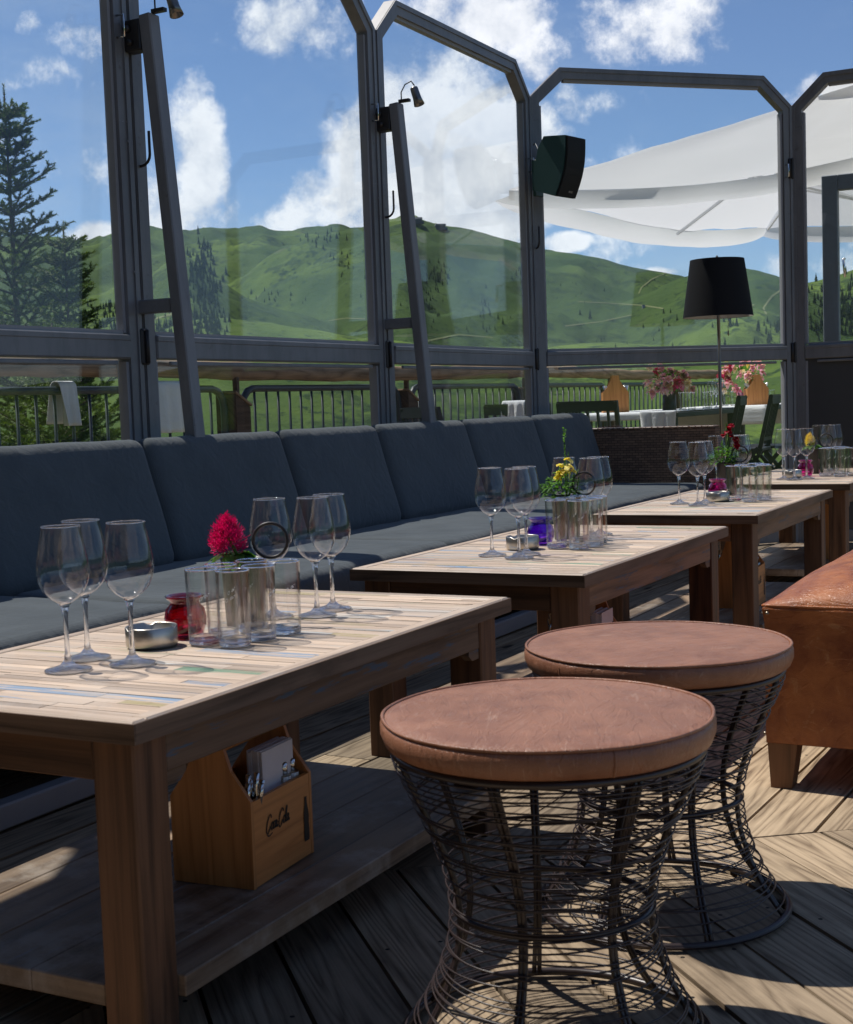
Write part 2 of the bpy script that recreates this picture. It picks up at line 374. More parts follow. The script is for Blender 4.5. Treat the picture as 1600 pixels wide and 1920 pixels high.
c = t.mix(t.smooth(n_, .35, .65), (0.150, 0.153, 0.166), (0.205, 0.207, 0.220)); c = t.mix(t.math('MULTIPLY', t.smooth(ch_, .70, .73), .7), c, (0.42, 0.42, 0.42)); c = t.mix(t.math('MULTIPLY', t.smooth(t.noise(ob, 20.0, 6, .7), .62, .70), .5), c, (0.09, 0.075, 0.065))
p = principled(t, o, **{'Base Color': c, 'Roughness': t.math('ADD', t.math('MULTIPLY', n_, 0.3), 0.28), 'Specular IOR Level': 0.5}); t.S(p.inputs['Normal'], t.bump(fi_, 0.12, 0.001))
m_dark = plain('dark_iron', (0.035, 0.032, 0.033), 0.45, 0.3, 0.5)
m_wire = plain('dark_brown_wire', (0.028, 0.018, 0.018), 0.38, 0.0, 0.6)
m_silver = plain('brushed_steel', (0.50, 0.47, 0.42), 0.34, 1.0, 0.5, 0.2, 40.0)
m_gun = plain('gunmetal', (0.20, 0.19, 0.18), 0.3, 0.9)
m_chrome = plain('bright_steel', (0.75, 0.74, 0.72), 0.15, 1.0)
m_shade = plain('black_lamp_fabric', (0.012, 0.012, 0.014), 0.8, 0, 0.2, 0.2, 60.0)
m_inshade = plain('pale_shade_lining', (0.55, 0.53, 0.5), 0.8)
m_green = plain('dark_green_plastic', (0.018, 0.055, 0.055), 0.4)
m_grille = plain('black_grille', (0.012, 0.012, 0.013), 0.7, 0, 0.3)
m_base = plain('grey_base_board', (0.28, 0.285, 0.31), 0.6, 0, 0.4, 0.15, 9.0)
m_void = plain('dark_backing', (0.012, 0.012, 0.014), 0.9, 0, 0.1)
m_chair = plain('green_grey_chair_paint', (0.011, 0.015, 0.021), 0.5, 0, 0.5)
m_rail = plain('blue_grey_rail_paint', (0.026, 0.040, 0.052), 0.45, 0.0, 0.5)
m_paper = plain('pale_paper', (0.74, 0.70, 0.74), 0.8)
m_ink = plain('black_print', (0.01, 0.009, 0.008), 0.6)
m_white = plain('white_print', (0.8, 0.8, 0.82), 0.6)
m_pot = plain('black_pot', (0.012, 0.011, 0.012), 0.4)
m_panel = plain('anthracite_panel', (0.065, 0.067, 0.072), 0.5, 0, 0.4, 0.1, 5.0)
m_canvas = plain('white_canvas', (0.80, 0.80, 0.80), 0.85, 0, 0.2, 0.03, 3.0)
m_brass = plain('dull_brass', (0.30, 0.26, 0.20), 0.3, 0.9)

def foliage(name, a, b, rough=0.5, trl=0.35):
    m, t, o = newmat(name)
    tone = t.N('ShaderNodeVertexColor', layer_name='tone').outputs[0]
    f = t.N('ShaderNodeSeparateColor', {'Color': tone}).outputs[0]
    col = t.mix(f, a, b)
    p = t.N('ShaderNodeBsdfPrincipled', {'Base Color': col, 'Roughness': rough, 'Specular IOR Level': 0.3})
    tr = t.N('ShaderNodeBsdfTranslucent', {'Color': t.mix(1.0, col, (1.4, 1.5, 0.7), 'MULTIPLY')})
    mx = t.N('ShaderNodeMixShader', {0: trl}); t.l.new(p.outputs[0], mx.inputs[1]); t.l.new(tr.outputs[0], mx.inputs[2]); t.l.new(mx.outputs[0], o.inputs[0])
    return m
m_leaf = foliage('green_leaf', (0.03, 0.10, 0.015), (0.13, 0.30, 0.04))
m_needle = foliage('spruce_needle', (0.013, 0.034, 0.012), (0.15, 0.215, 0.03), 0.6, 0.25)
m_magenta = foliage('magenta_petal', (0.36, 0.002, 0.075), (0.72, 0.006, 0.22))
m_yellow = foliage('yellow_petal', (0.75, 0.45, 0.03), (0.85, 0.75, 0.18))
m_lemon = foliage('lemon_petal', (0.85, 0.62, 0.03), (0.88, 0.82, 0.38))
m_crimson = foliage('crimson_petal', (0.16, 0.003, 0.012), (0.42, 0.006, 0.035))
m_pink = foliage('pink_petal', (0.62, 0.14, 0.36), (0.85, 0.55, 0.68))
m_cream = foliage('cream_petal', (0.72, 0.50, 0.38), (0.85, 0.72, 0.62))
m_plum = foliage('plum_petal', (0.10, 0.01, 0.05), (0.25, 0.02, 0.13))
m_bark = plain('bark', (0.11, 0.08, 0.055), 0.9, 0, 0.2, 0.4, 20.0, 0.5)

def thin_glass(name, tint=(0.97, 0.985, 0.98), base=0.05, edge=0.0, power=5.0, veil=0.0, gr=0.035):
    m, t, o = newmat(name)
    lw = t.N('ShaderNodeLayerWeight', {'Blend': 0.5})
    f = t.math('POWER', lw.outputs['Facing'], power)
    fac = t.math('ADD', base, t.math('MULTIPLY', f, 1 - base), clamp=True)
    tc = t.mix(t.math('MULTIPLY', t.math('POWER', lw.outputs['Facing'], 3.0), edge), tint, (0.35, 0.38, 0.40)) if edge else tint
    tr = t.N('ShaderNodeBsdfTransparent', {'Color': tc}); gl = t.N('ShaderNodeBsdfGlossy', {'Roughness': gr, 'Color': (1, 1, 1, 1)})
    mx = t.N('ShaderNodeMixShader', {0: fac}); t.l.new(tr.outputs[0], mx.inputs[1]); t.l.new(gl.outputs[0], mx.inputs[2])
    last = mx
    if veil:
        ob = t.N('ShaderNodeTexCoord').outputs['Object']
        d = t.N('ShaderNodeBsdfDiffuse', {'Color': (0.7, 0.75, 0.8, 1)})
        vf = t.math('MULTIPLY', t.smooth(t.noise(t.vm('MULTIPLY', ob, (1, 1, .4)), 2.2, 5, .6), .3, .8), veil)
        m2 = t.N('ShaderNodeMixShader', {0: vf}); t.l.new(mx.outputs[0], m2.inputs[1]); t.l.new(d.outputs[0], m2.inputs[2]); last = m2
    t.l.new(last.outputs[0], o.inputs[0]); return m
m_pane = thin_glass('window_glass', (0.978, 0.992, 0.988), 0.035, veil=0.007, gr=0.0)
m_bowl = thin_glass('drinking_glass', (0.99, 0.992, 0.992), 0.048, 0.9, 4.0, gr=0.022)
def solid_glass(name, col, mixt=0.35, rough=0.0):
    m, t, o = newmat(name)
    g = t.N('ShaderNodeBsdfGlass', {'Color': col, 'IOR': 1.48, 'Roughness': rough}); tr = t.N('ShaderNodeBsdfTransparent', {'Color': col})
    mx = t.N('ShaderNodeMixShader', {0: mixt}); t.l.new(g.outputs[0], mx.inputs[1]); t.l.new(tr.outputs[0], mx.inputs[2]); t.l.new(mx.outputs[0], o.inputs[0]); return m
m_stem = solid_glass('stem_glass', (0.97, 0.98, 1.0), 0.30, 0.03)
m_red = thin_glass('red_glass', (0.66, 0.15, 0.25), 0.05, 0.35, 3.0)
m_purple = thin_glass('purple_glass', (0.46, 0.20, 0.85), 0.05, 0.35, 3.0)
m_pinkg = thin_glass('pink_glass', (0.90, 0.25, 0.68), 0.05, 0.3, 3.0)

# rattan
m_rattan, t, o = newmat('woven_rattan')
uv = t.N('ShaderNodeUVMap', uv_map='UVMap').outputs[0]
br = t.N('ShaderNodeTexBrick', {'Vector': uv, 'Color1': (0.33, 0.20, 0.13, 1), 'Color2': (0.20, 0.12, 0.08, 1), 'Mortar': (0.02, 0.013, 0.01, 1), 'Scale': 1.0, 'Mortar Size': 0.0014, 'Mortar Smooth': 0.6, 'Brick Width': 0.034, 'Row Height': 0.0135})
br.offset = 0.5
p = principled(t, o, **{'Base Color': br.outputs[0], 'Roughness': 0.45}); t.S(p.inputs['Normal'], t.bump(t.math('SUBTRACT', 1.0, br.outputs[1]), 0.9, 0.004))

# ------------------------------------------------------------------ deck
def clip(poly, a, b, c):       # keep a*x+b*y+c >= 0
    out = []
    for i in range(len(poly)):
        p, q = poly[i], poly[(i + 1) % len(poly)]
        fp, fq = a * p[0] + b * p[1] + c, a * q[0] + b * q[1] + c
        if fp >= 0: out.append(p)
        if fp * fq < 0: k = fp / (fp - fq); out.append((p[0] + (q[0] - p[0]) * k, p[1] + (q[1] - p[1]) * k))
    return out
deck = MB(); PW = 0.142
def planks(ang, x0, x1, y0, y1, regions, seed, seglen=(2.2, 4.2)):
    rr = random.Random(seed); c_, s_ = math.cos(ang), math.sin(ang)
    u = (c_, s_); v = (-s_, c_)
    cx, cy_ = (x0 + x1) / 2, (y0 + y1) / 2; L = math.hypot(x1 - x0, y1 - y0) / 2 + 1
    k = -int(L / PW) - 1
    while k * PW < L:
        a = -L + rr.random() * -2
        while a < L:
            b = a + rr.uniform(*seglen)
            g = .0035; pts = []
            for (uu, vv) in ((a + g / 2, k * PW + g), (b - g / 2, k * PW + g), (b - g / 2, (k + 1) * PW - g), (a + g / 2, (k + 1) * PW - g)):
                pts.append((cx + uu * u[0] + vv * v[0], cy_ + uu * u[1] + vv * v[1]))
            vc = cx * v[0] + cy_ * v[1] + (k + .5) * PW
            tone = rr.random(); ox, oy = rr.random() * 90, rr.random() * 90; dz = rr.uniform(-.0015, .0015)
            for reg in regions:
                q = pts
                for h in reg:
                    q = clip(q, *h)
                    if len(q) < 3: break
                if len(q) >= 3:
                    deck.prism(q, -.028, dz, col=(tone, 0, 0, 1), uvf=lambda p: ((p[0] * u[0] + p[1] * u[1]) + ox, (p[0] * v[0] + p[1] * v[1]) - vc + int(oy)))
            a = b
        k += 1
BX0, BX1, BY0, BY1 = -5.1, 3.4, -1.2, 17.5
box_h = [(1, 0, -BX0), (-1, 0, BX1), (0, 1, -BY0), (0, -1, BY1)]
# diagonal boards (south field) and boards along the tables
planks(R(-46), BX0, BX1, BY0, BY1, [[(1, 0, 1.415), (.75, -1, 2.72 + .75 * .68)] + box_h], 3)
planks(R(88), BX0, BX1, BY0, BY1, [[(-1, 0, -1.42)] + box_h, [(1, 0, 1.42), (-.75, 1, -(2.72 + .75 * .68) - .005)] + box_h], 5)
nails = MB()
tag(deck.build('deck_floor', m_deck), None, None, None, 'structure')
bs = MB(); bs.box(((BX0 + BX1) / 2, (BY0 + BY1) / 2, -.21), (BX1 - BX0, BY1 - BY0, .34)); tag(bs.build('deck_underside', m_void), None, None, None, 'structure')

# ------------------------------------------------------------------ terrain
def interp(tab, x):
    if x <= tab[0][0]: return tab[0][1]
    for (a, ya), (b, yb) in zip(tab, tab[1:]):
        if x <= b: k = (x - a) / (b - a); return ya + (yb - ya) * k
    return tab[-1][1]
def horizon(x): return 758.6 - .0355 * (x - 800)
LAY = [ # distance, front slope, points (px x, px y of ridge)
    (4200, .20, [(-2500, 480), (-600, 430), (-200, 455), (0, 462), (60, 458), (120, 462), (190, 464), (250, 445), (292, 424), (315, 432), (380, 440), (420, 436), (470, 437), (520, 432), (545, 438), (600, 436), (660, 431), (700, 428), (780, 424), (900, 470), (1200, 560), (1500, 620)]),
    (2900, .24, [(200, 650), (400, 560), (520, 480), (600, 450), (660, 440), (705, 428), (740, 419), (775, 409), (800, 411), (815, 420), (850, 427), (900, 434), (950, 446), (1000, 461), (1040, 471), (1100, 476), (1150, 487), (1200, 503), (1260, 514), (1330, 530), (1500, 600), (1800, 640)]),
    (2300, .26, [(900, 660), (1100, 590), (1240, 540), (1290, 516), (1330, 505), (1385, 497), (1430, 503), (1470, 517), (1520, 545), (1650, 600)]),
    (3300, .25, [(1100, 640), (1400, 560), (1500, 540), (1560, 531), (1600, 519), (1680, 500), (1900, 470), (2600, 430), (4000, 470)]),
    (1900, .28, [(-800, 520), (-200, 560), (100, 610), (250, 560), (330, 500), (352, 478), (380, 486), (420, 520), (480, 560), (600, 590), (750, 640), (900, 670)]),
    (1300, .20, [(-1500, 560), (-400, 610), (0, 640), (200, 640), (330, 600), (420, 572), (520, 578), (620, 592), (720, 610), (860, 630), (1000, 640), (1150, 636), (1300, 645), (1500, 640), (1800, 600), (2600, 560)]),
]
def noised(x, y, s, o=4): return noise.fractal(Vector((x / s, y / s, 3.7)), 0.9, 2.1, o, noise_basis='PERLIN_ORIGINAL')
def ridged(x, y, s): return 1 - abs(noise.fractal(Vector((x / s, y / s, 9.1)), 0.9, 2.1, 4, noise_basis='PERLIN_ORIGINAL')) * 1.6
def height(az_px, r, x, y):
    hs = []
    for (Rd, sl, tab) in LAY:
        top = (horizon(az_px) - interp(tab, az_px)) / FPX * Rd + .88
        if r < Rd:
            k = (Rd - r); hh = top - sl * k * (0.55 + 0.45 * min(1, k / (Rd * .35))) 
        else: hh = top - (r - Rd) * .45
        hs.append(hh)
    base = -6 - 52 * min(1, max(0, (r - 12)) / 320) if r < 700 else -58
    if r > 330: base = -58 + (r - 330) * .075
    if r > 1500: base = min(base, 30)
    h = max(hs)
    k = 14.0
    m = max(h, base); h = m + k * math.log(math.exp((h - m) / k) + math.exp((base - m) / k)) - k * .2 * min(1, r / 600)
    amp = min(1, max(0, (r - 250) / 1200))
    rid = ridged(x, y, 420)
    near = min(abs(r - L_[0]) for L_ in LAY) if False else 1
    g = amp * ((rid - .75) * 46 + (ridged(x + 900, y, 170) - .75) * 9 + noised(x, y, 120, 3) * 5 + noised(x, y, 30, 2) * .6)
    # keep the crests where they are
    crest = min([abs(hs[i] - h) + abs(r - LAY[i][0]) * .15 for i in range(len(LAY))])
    g *= min(1, .12 + crest / 55.0) if r > 1000 else 1
    return h + g
azs = []
a = -180.0
while a < 180:
    azs.append(a)
    a += .14 if -19.5 < a < 19.5 else (.8 if -40 < a < 40 else 6.0)
rs_ = []
r_ = 17.5
while r_ < 5200: rs_.append(r_); r_ += 2.0 if r_ < 30 else max(2.5, min(r_ * .02, 24))
rs_ += [5600]
yawc = math.atan2(Fv.x, Fv.y)
verts = []; 
for a in azs:
    th = yawc + R(a); dx, dy = math.sin(th), math.cos(th)
    px = 800 + FPX * math.tan(R(max(-70, min(70, a))))
    for r in rs_: verts.append((dx * r, dy * r, height(px, r, dx * r, dy * r) if r < 5300 else 0))
nr = len(rs_); faces = []
for i in range(len(azs)):
    j = (i + 1) % len(azs)
    for k in range(nr - 1): faces.append((i * nr + k, i * nr + k + 1, j * nr + k + 1, j * nr + k))
me = bpy.data.meshes.new('hills'); me.from_pydata(verts, [], faces); me.polygons.foreach_set('use_smooth', [True] * len(faces))
hills = bpy.data.objects.new('hills', me); sc.collection.objects.link(hills); hills['kind'] = 'structure'
m_hill, t, o = newmat('alpine_meadow')
geo = t.N('ShaderNodeNewGeometry'); P = geo.outputs['Position']; Nn = t.N('ShaderNodeSeparateXYZ', {0: geo.outputs['Normal']})
a1 = t.noise(P, 0.0035, 8, 0.62); a2 = t.noise(P, 0.02, 7, 0.66); a3 = t.noise(P, 0.09, 5, 0.65)
col = t.mix(t.smooth(a1, .38, .62), (0.052, 0.092, 0.020), (0.125, 0.185, 0.034))
col = t.mix(t.math('MULTIPLY', t.smooth(a2, .45, .68), .55), col, (0.105, 0.145, 0.045))
col = t.mix(t.math('MULTIPLY', t.smooth(t.noise(P, 0.0014, 6, 0.6), .44, .56), .72), col, (0.034, 0.066, 0.020))  # broad dark patches painted in for cloud shadows and darker vegetation
shr = t.smooth(t.math('ADD', t.math('MULTIPLY', a1, .8), t.math('ADD', t.math('MULTIPLY', a2, .55), t.math('MULTIPLY', a3, .35))), .865, .95)
zz = t.N('ShaderNodeSeparateXYZ', {0: P}).outputs[2]
col = t.mix(t.math('MULTIPLY', shr, .85), col, (0.030, 0.056, 0.020))
spot2 = t.smooth(t.math('ADD', a3, t.math('MULTIPLY', a1, .4)), .79, .84)
col = t.mix(t.math('MULTIPLY', spot2, .8), col, (0.018, 0.040, 0.016))
er = t.math('MULTIPLY', t.smooth(t.noise(t.vm('MULTIPLY', P, (1, 1, .3)), 0.006, 7, .7), .60, .72), t.smooth(t.math('SUBTRACT', 1.0, Nn.outputs[2]), .03, .12))
col = t.mix(t.math('MULTIPLY', er, .55), col, (0.20, 0.17, 0.11))
hill_col = col
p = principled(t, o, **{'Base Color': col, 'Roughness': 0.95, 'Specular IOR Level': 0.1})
t.S(p.inputs['Normal'], t.bump(t.math('ADD', t.math('MULTIPLY', a2, 6.0), t.math('MULTIPLY', a3, 2.0)), 0.45, 2.0))
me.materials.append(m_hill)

from mathutils.bvhtree import BVHTree
def track(pts, width, nm, kind):
    mb = MB(); L_ = []
    for (a, b) in zip(pts, pts[1:]):
        n_ = max(2, int(math.hypot(b[0] - a[0], b[1] - a[1]) / 5))
        for k in range(n_): L_.append((a[0] + (b[0] - a[0]) * k / n_, a[1] + (b[1] - a[1]) * k / n_))
    Q = [hit(*q) for q in L_]; Q = [q for q in Q if q is not None]
    vs = []
    for i, q in enumerate(Q):
        d = Q[min(i + 1, len(Q) - 1)] - Q[max(i - 1, 0)]; d.z = 0
        sd_ = Vector((-d.y, d.x, 0)).normalized() * width if d.length > 0 else Vector((width, 0, 0))
        for s_ in (-.5, .5):
            p = q + sd_ * s_; h_ = bvh.ray_cast(Vector((p.x, p.y, 900)), Vector((0, 0, -1)))[0]; vs.append(Vector((p.x, p.y, (h_.z if h_ else p.z) + .6)))
    mb.add(vs, [[2 * i, 2 * i + 1, 2 * i + 3, 2 * i + 2] for i in range(len(Q) - 1)]); ob_ = mb.build(nm, m_track); ob_['kind'] = 'structure'
bvh = BVHTree.FromPolygons(verts, faces)
def hit(x, y):
    return bvh.ray_cast(CAM, ray(x, y))[0]
m_track = plain('pale_track', (0.16, 0.18, 0.08), 0.9, 0, 0.1, 0.2, .05)
for pts in ([(1250, 512), (1222, 524), (1203, 540), (1196, 556)], [(1085, 566), (1130, 568), (1206, 573), (1250, 580)], [(1060, 612), (1130, 603), (1190, 590)], [(1478, 535), (1448, 556), (1432, 578), (1440, 596)], [(278, 602), (300, 596), (335, 586)], [(615, 602), (650, 597), (690, 599)], [(800, 640), (860, 628), (930, 634)], [(1290, 560), (1350, 575), (1420, 572)]):
    track(pts, 2.6, 'hill_path', 'structure')
# far conifers
def conifer_mesh(mb, pos, h, w_, rr, n=7):
    lay = 5
    for i in range(lay):
        z0 = h * (.08 + .84 * i / lay); z1 = z0 + h * .34; r0 = w_ * (1 - i / lay) * rr.uniform(.85, 1.1)
        vs = [(pos[0], pos[1], pos[2] + min(z1, h))]; c = rr.random() * .4
        for k in range(n * 2):
            a = math.pi * k / n + i; q = r0 * (1 if k % 2 else .62) * rr.uniform(.8, 1.15); vs.append((pos[0] + q * math.cos(a), pos[1] + q * math.sin(a), pos[2] + z0 - h * .03 * (k % 2)))
        mb.add(vs, [[0, 1 + k, 1 + (k + 1) % (2 * n)] for k in range(2 * n)], col=(c, 0, 0, 1))
far = MB(); rr = random.Random(11)
def cluster(cx, cy_, sx, sy, n, hp):
    for _ in range(n):
        x, y = rr.gauss(cx, sx), rr.gauss(cy_, sy); q = hit(x, y)
        if q is None: continue
        d = (q - CAM).dot(Fv)
        if d < 250: continue
        h = hp * rr.uniform(.6, 1.25) * d / FPX
        conifer_mesh(far, (q.x, q.y, q.z - h * .05), h, h * .2, rr)
for c in [(375, 500, 14, 20, 90, 16), (385, 560, 16, 26, 130, 18), (350, 620, 30, 16, 80, 18), (300, 625, 26, 14, 60, 18), (400, 620, 14, 20, 50, 18), (240, 600, 22, 20, 70, 18), (215, 640, 20, 10, 30, 18),
          (820, 520, 14, 12, 46, 11), (805, 570, 9, 10, 22, 11), (640, 500, 14, 20, 14, 9), (600, 450, 26, 6, 30, 10), (915, 590, 14, 20, 16, 14), (990, 520, 14, 10, 14, 12),
          (1590, 600, 36, 22, 120, 22), (1560, 560, 30, 16, 60, 16), (1640, 560, 50, 30, 120, 20), (1460, 617, 16, 6, 22, 18), (1500, 640, 30, 8, 20, 20), (1120, 645, 60, 8, 7, 10),
          (60, 570, 60, 20, 40, 12), (190, 600, 40, 18, 50, 13), (520, 560, 40, 6, 18, 10), (1300, 600, 60, 10, 14, 14), (720, 560, 60, 40, 10, 8), (1120, 540, 40, 20, 14, 6), (780, 620, 90, 14, 6, 9)]:
    cluster(*c)
tag(far.build('distant_conifer_wood', m_needle), 'dark conifer woods scattered over the far slopes', 'woods', None, 'stuff')
one = MB(); conifer_mesh(one, (0, 0, 0), 1.0, .2, rr, 8); trunkm = MB(); trunkm.tube([(0, 0, -.1), (0, 0, .8)], .012, 6)
ci = 0
for (x, y, hp, lab) in [(1107, 598, 17, 'dark conifer standing alone on the meadow left of the lamp shade'), (1088, 590, 11, 'small conifer beside a taller one on the meadow'), (1370, 612, 20, 'dark conifer right behind the lamp pole'), (1382, 612, 18, 'conifer just right of the one behind the lamp pole'),
                        (1422, 622, 22, 'tall conifer on the slope right of the lamp'), (1360, 655, 22, 'conifer low on the meadow beside the lamp pole'), (1415, 655, 20, 'conifer low on the meadow left of the corner post'), (1262, 655, 13, 'small conifer at the foot of the meadow left of the lamp'),
                        (1245, 588, 10, 'tiny conifer on the bare slope below the ridge')]:
    q = hit(x, y)
    if q is None: continue
    h = hp * (q - CAM).dot(Fv) / FPX * 1.15
    e = thing('conifer', lab, 'tree', (q.x, q.y, q.z), 0, 'lone conifers on the meadow')
    if ci == 0: c1 = one.build('crown', m_needle, e); c2 = trunkm.build('trunk', m_bark, e)
    else: 
        k1 = c1.copy(); k2 = c2.copy(); sc.collection.objects.link(k1); sc.collection.objects.link(k2); k1.parent = e; k2.parent = e
    e.scale = (h, h, h); ci += 1
# summit station buildings and huts
for (x, y, w_, h_, lab) in [(782, 413, 18, 9, 'summit station building on the left of the hilltop'), (826, 424, 18, 8, 'summit station building right of the hilltop'), (963, 645 + 2, 20, 7, 'low white hut at the foot of the slope')][:2] + [(549, 645, 17, 5, 'low grey farm building at the foot of the slope'), (1207, 571, 5, 5, 'tiny white hut on the far meadow')]:
    q = hit(x, y + 6)
    if q is None: continue
    d = (q - CAM).dot(Fv); s_ = d / FPX
    e = thing('mountain_hut', lab, 'building', (q.x, q.y, q.z - 1), -yawc + .2)
    b = MB(); b.box((0, 0, h_ * s_ * .5), (w_ * s_, w_ * s_ * .6, h_ * s_)); b.box((w_ * s_ * .55, 0, h_ * s_ * .3), (w_ * s_ * .35, w_ * s_ * .4, h_ * s_ * .6)); b.build('wall', m_base if y > 430 else m_rail, e)
    b = MB(); b.prism([(-w_ * s_ * .55, 0), (w_ * s_ * .55, 0), (w_ * s_ * .5, h_ * s_ * .35), (-w_ * s_ * .5, h_ * s_ * .35)], -w_ * s_ * .36, w_ * s_ * .36, M=Matrix.Translation((0, 0, h_ * s_)) @ Matrix.Rotation(R(90), 4, 'X')); b.build('roof', m_steel, e)

# ------------------------------------------------------------------ near spruces
def spruce(name, label, base, H, rad, seed, lean=0.0, zmin=0.0, dens=1.0):
    rr = random.Random(seed); e = thing(name, label, 'tree', base, 0, 'spruces beyond the terrace railing')
    tr = MB(); tr.tube([(lean * k / 8, 0, H * k / 8) for k in range(9)], .1, 7, rs=[max(.008, .013 * H * (1 - k / 8.3)) for k in range(9)]); nd = MB(); wd = tr
    def needles(a, b, fresh):
        d = b - a; L = d.length; d.normalize(); n = max(8, int(L / .0030 * dens))
        x = d.orthogonal().normalized(); y = d.cross(x)
        for k in range(n):
            t_ = (k + rr.random()) / n; an = rr.random() * 6.283; p = a + d * (L * t_)
            o_ = (x * math.cos(an) + y * math.sin(an)); q = (o_ + d * .9).normalized() * rr.uniform(.022, .036); s2 = d.cross(o_) * .0046
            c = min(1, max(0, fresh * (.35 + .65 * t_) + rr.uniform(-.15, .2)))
            nd.add([p - s2, p + s2, p + q + s2 * .4, p + q - s2 * .4], [[0, 1, 2, 3]], col=(c, 0, 0, 1))
    z = H * .995; step = 0
    needles(Vector((lean, 0, H * .93)), Vector((lean, 0, H * 1.01)), .6)
    zc = H * .96
    while zc > zmin:
        f = 1 - zc / H
        nb = rr.choice((4, 4, 5, 5)); L = rad * (f ** .8) + .10
        off = rr.random() * 6.28
        for k in range(nb):
            an = off + k * 6.283 / nb + rr.uniform(-.3, .3); Lb = L * rr.uniform(.7, 1.15)
            up = 1.15 - 1.1 * min(1, f * 1.2)
            d0 = Vector((math.cos(an), math.sin(an), up * .6)); p = Vector((lean * zc / H, 0, zc)); seg = max(3, int(Lb / .16)); pts = [p.copy()]
            for s in range(seg):
                dd = d0.copy(); dd.z += -.25 * f + .55 * (s / seg) ** 2 * .8; dd.normalize()
                p = p + dd * (Lb / seg); pts.append(p.copy())
            wd.tube(pts, .01, 5, rs=[max(.003, .012 * Lb * (1 - i / (seg + .5)) + .002) for i in range(seg + 1)])
            for s in range(seg):
                needles(pts[s], pts[s + 1], .25 + .5 * (s / seg))
                if s >= 1 or seg < 4:
                    side = (pts[s + 1] - pts[s]).cross(Vector((0, 0, 1))).normalized()
                    for sg in (-1, 1):
                        l2 = Lb * .42 * (1 - s / (seg + .6)) * rr.uniform(.6, 1.2) + .05; dv = ((pts[s + 1] - pts[s]).normalized() * .75 + side * sg * .75 + Vector((0, 0, rr.uniform(-.15, .35)))).normalized()
                        nn = max(1, int(l2 / .13)); q = pts[s]
                        for i in range(nn):
                            q2 = q + (dv + Vector((0, 0, .12 * i))).normalized() * (l2 / nn); needles(q, q2, .35 + .6 * (i + 1) / nn)
                            if i < nn - 1 or nn == 1:
                                for s3 in (-1, 1):
                                    dq = (dv + dv.cross(Vector((0, 0, 1))) * s3 * .9).normalized(); needles(q2, q2 + dq * rr.uniform(.05, .11), .8)
                            q = q2
        zc -= .18 + rr.uniform(0, .08)
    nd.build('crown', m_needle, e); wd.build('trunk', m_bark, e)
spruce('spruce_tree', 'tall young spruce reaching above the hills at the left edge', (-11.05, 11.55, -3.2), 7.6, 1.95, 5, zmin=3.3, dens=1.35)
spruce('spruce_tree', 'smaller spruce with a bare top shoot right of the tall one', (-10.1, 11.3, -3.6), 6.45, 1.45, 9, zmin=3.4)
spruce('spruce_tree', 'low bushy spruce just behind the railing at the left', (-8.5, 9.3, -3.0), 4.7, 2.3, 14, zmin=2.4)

# ------------------------------------------------------------------ unseen dark building, added for the panes to reflect and to cut skylight
e = thing('added_building', 'dark timber building added behind the viewer for pane reflections, outside the frame', 'building', (1.5, -5.5, 0), R(-20))
b = MB()
for k in range(26): b.box((0, 0, .1 + k * .16), (13.0, .18, .155), uvax=0, col=(rnd.random(), 0, 0, 1), bev=.01)
b.build('wall', m_post, e)
b = MB(); b.beam((0, -1.2, 5.3), (0, .9, 4.1), 14.0, .14, up=(0, 0, 1)); b.build('roof', m_post, e)
for k in range(4):
    b = MB(); x = -4.6 + k * 3.1; 
    for (cx, cz, w_, h_) in ((x, 2.55, 1.5, .09), (x, .95, 1.5, .09), (x - .71, 1.75, .08, 1.51), (x + .71, 1.75, .08, 1.51), (x, 1.75, .05, 1.51)): b.box((cx, .115, cz), (w_, .05, h_))
    wf = b.build('window', m_base, e); b = MB(); b.box((x, .10, 1.75), (1.34, .012, 1.5)); b.build('pane', plain('dark_window', (.02, .025, .03), .08), wf)

# ------------------------------------------------------------------ railing, log rail and posts beyond the screens
XR = -4.72
zj = [-3.6, -1.55, .5, 2.53, 4.56, 6.62, 8.68, 10.75, 12.8, 14.85, 16.9]
def barrier(y0, y1, lab):
    e = thing('railing_section', lab, 'railing', (XR, (y0 + y1) / 2, 0), 0, 'steel railing sections along the terrace edge')
    h = (y1 - y0) / 2 - .09; f = MB(); c = .11
    pts = [(0, -h, 0)] + [(0, -h, .9)] + [(0, -h + c * (1 - math.cos(a)), .9 + c * math.sin(a)) for a in (R(30), R(60), R(90))] + [(0, h - c, 1.01)] + [(0, h - c * (1 - math.sin(a)) , .9 + c * math.cos(a)) for a in (R(30), R(60), R(90))] + [(0, h, 0)]
    f.tube(pts, .021, 10); f.build('frame', m_rail, e)
    g = MB(); g.tube([(0, -h, .14), (0, h, .14)], .016, 8); g.build('bottom_rail', m_rail, e)
    n = int(2 * h / .125)
    for k in range(1, n):
        y = -h + 2 * h * k / n
        if proto.get('bar') is None:
            b = MB(); b.tube([(0, 0, .14), (0, 0, .995)], .0085, 6); proto['bar'] = b.build('bar', m_rail, e); o_ = proto['bar']
        else: o_ = proto['bar'].copy(); sc.collection.objects.link(o_); o_.parent = e
        o_.location = (0, y, 0)
proto = {}
names = ['first', 'second', 'third', 'fourth']
labs = ['railing section outside the left edge of the view', 'railing section nearest the viewer on the left', 'steel railing section with white cloths hung over it, in front of the spruces', 'steel railing section seen left of the leaning brace, behind the second screen', 'railing section between the two dark posts behind the middle screen', 'railing section behind the third glass screen', 'railing section just left of the wooden caddy on the outer table',
        'railing section behind the pink bouquet', 'railing section behind the gap between the two outer tables', 'railing section farthest right behind the folding chairs']
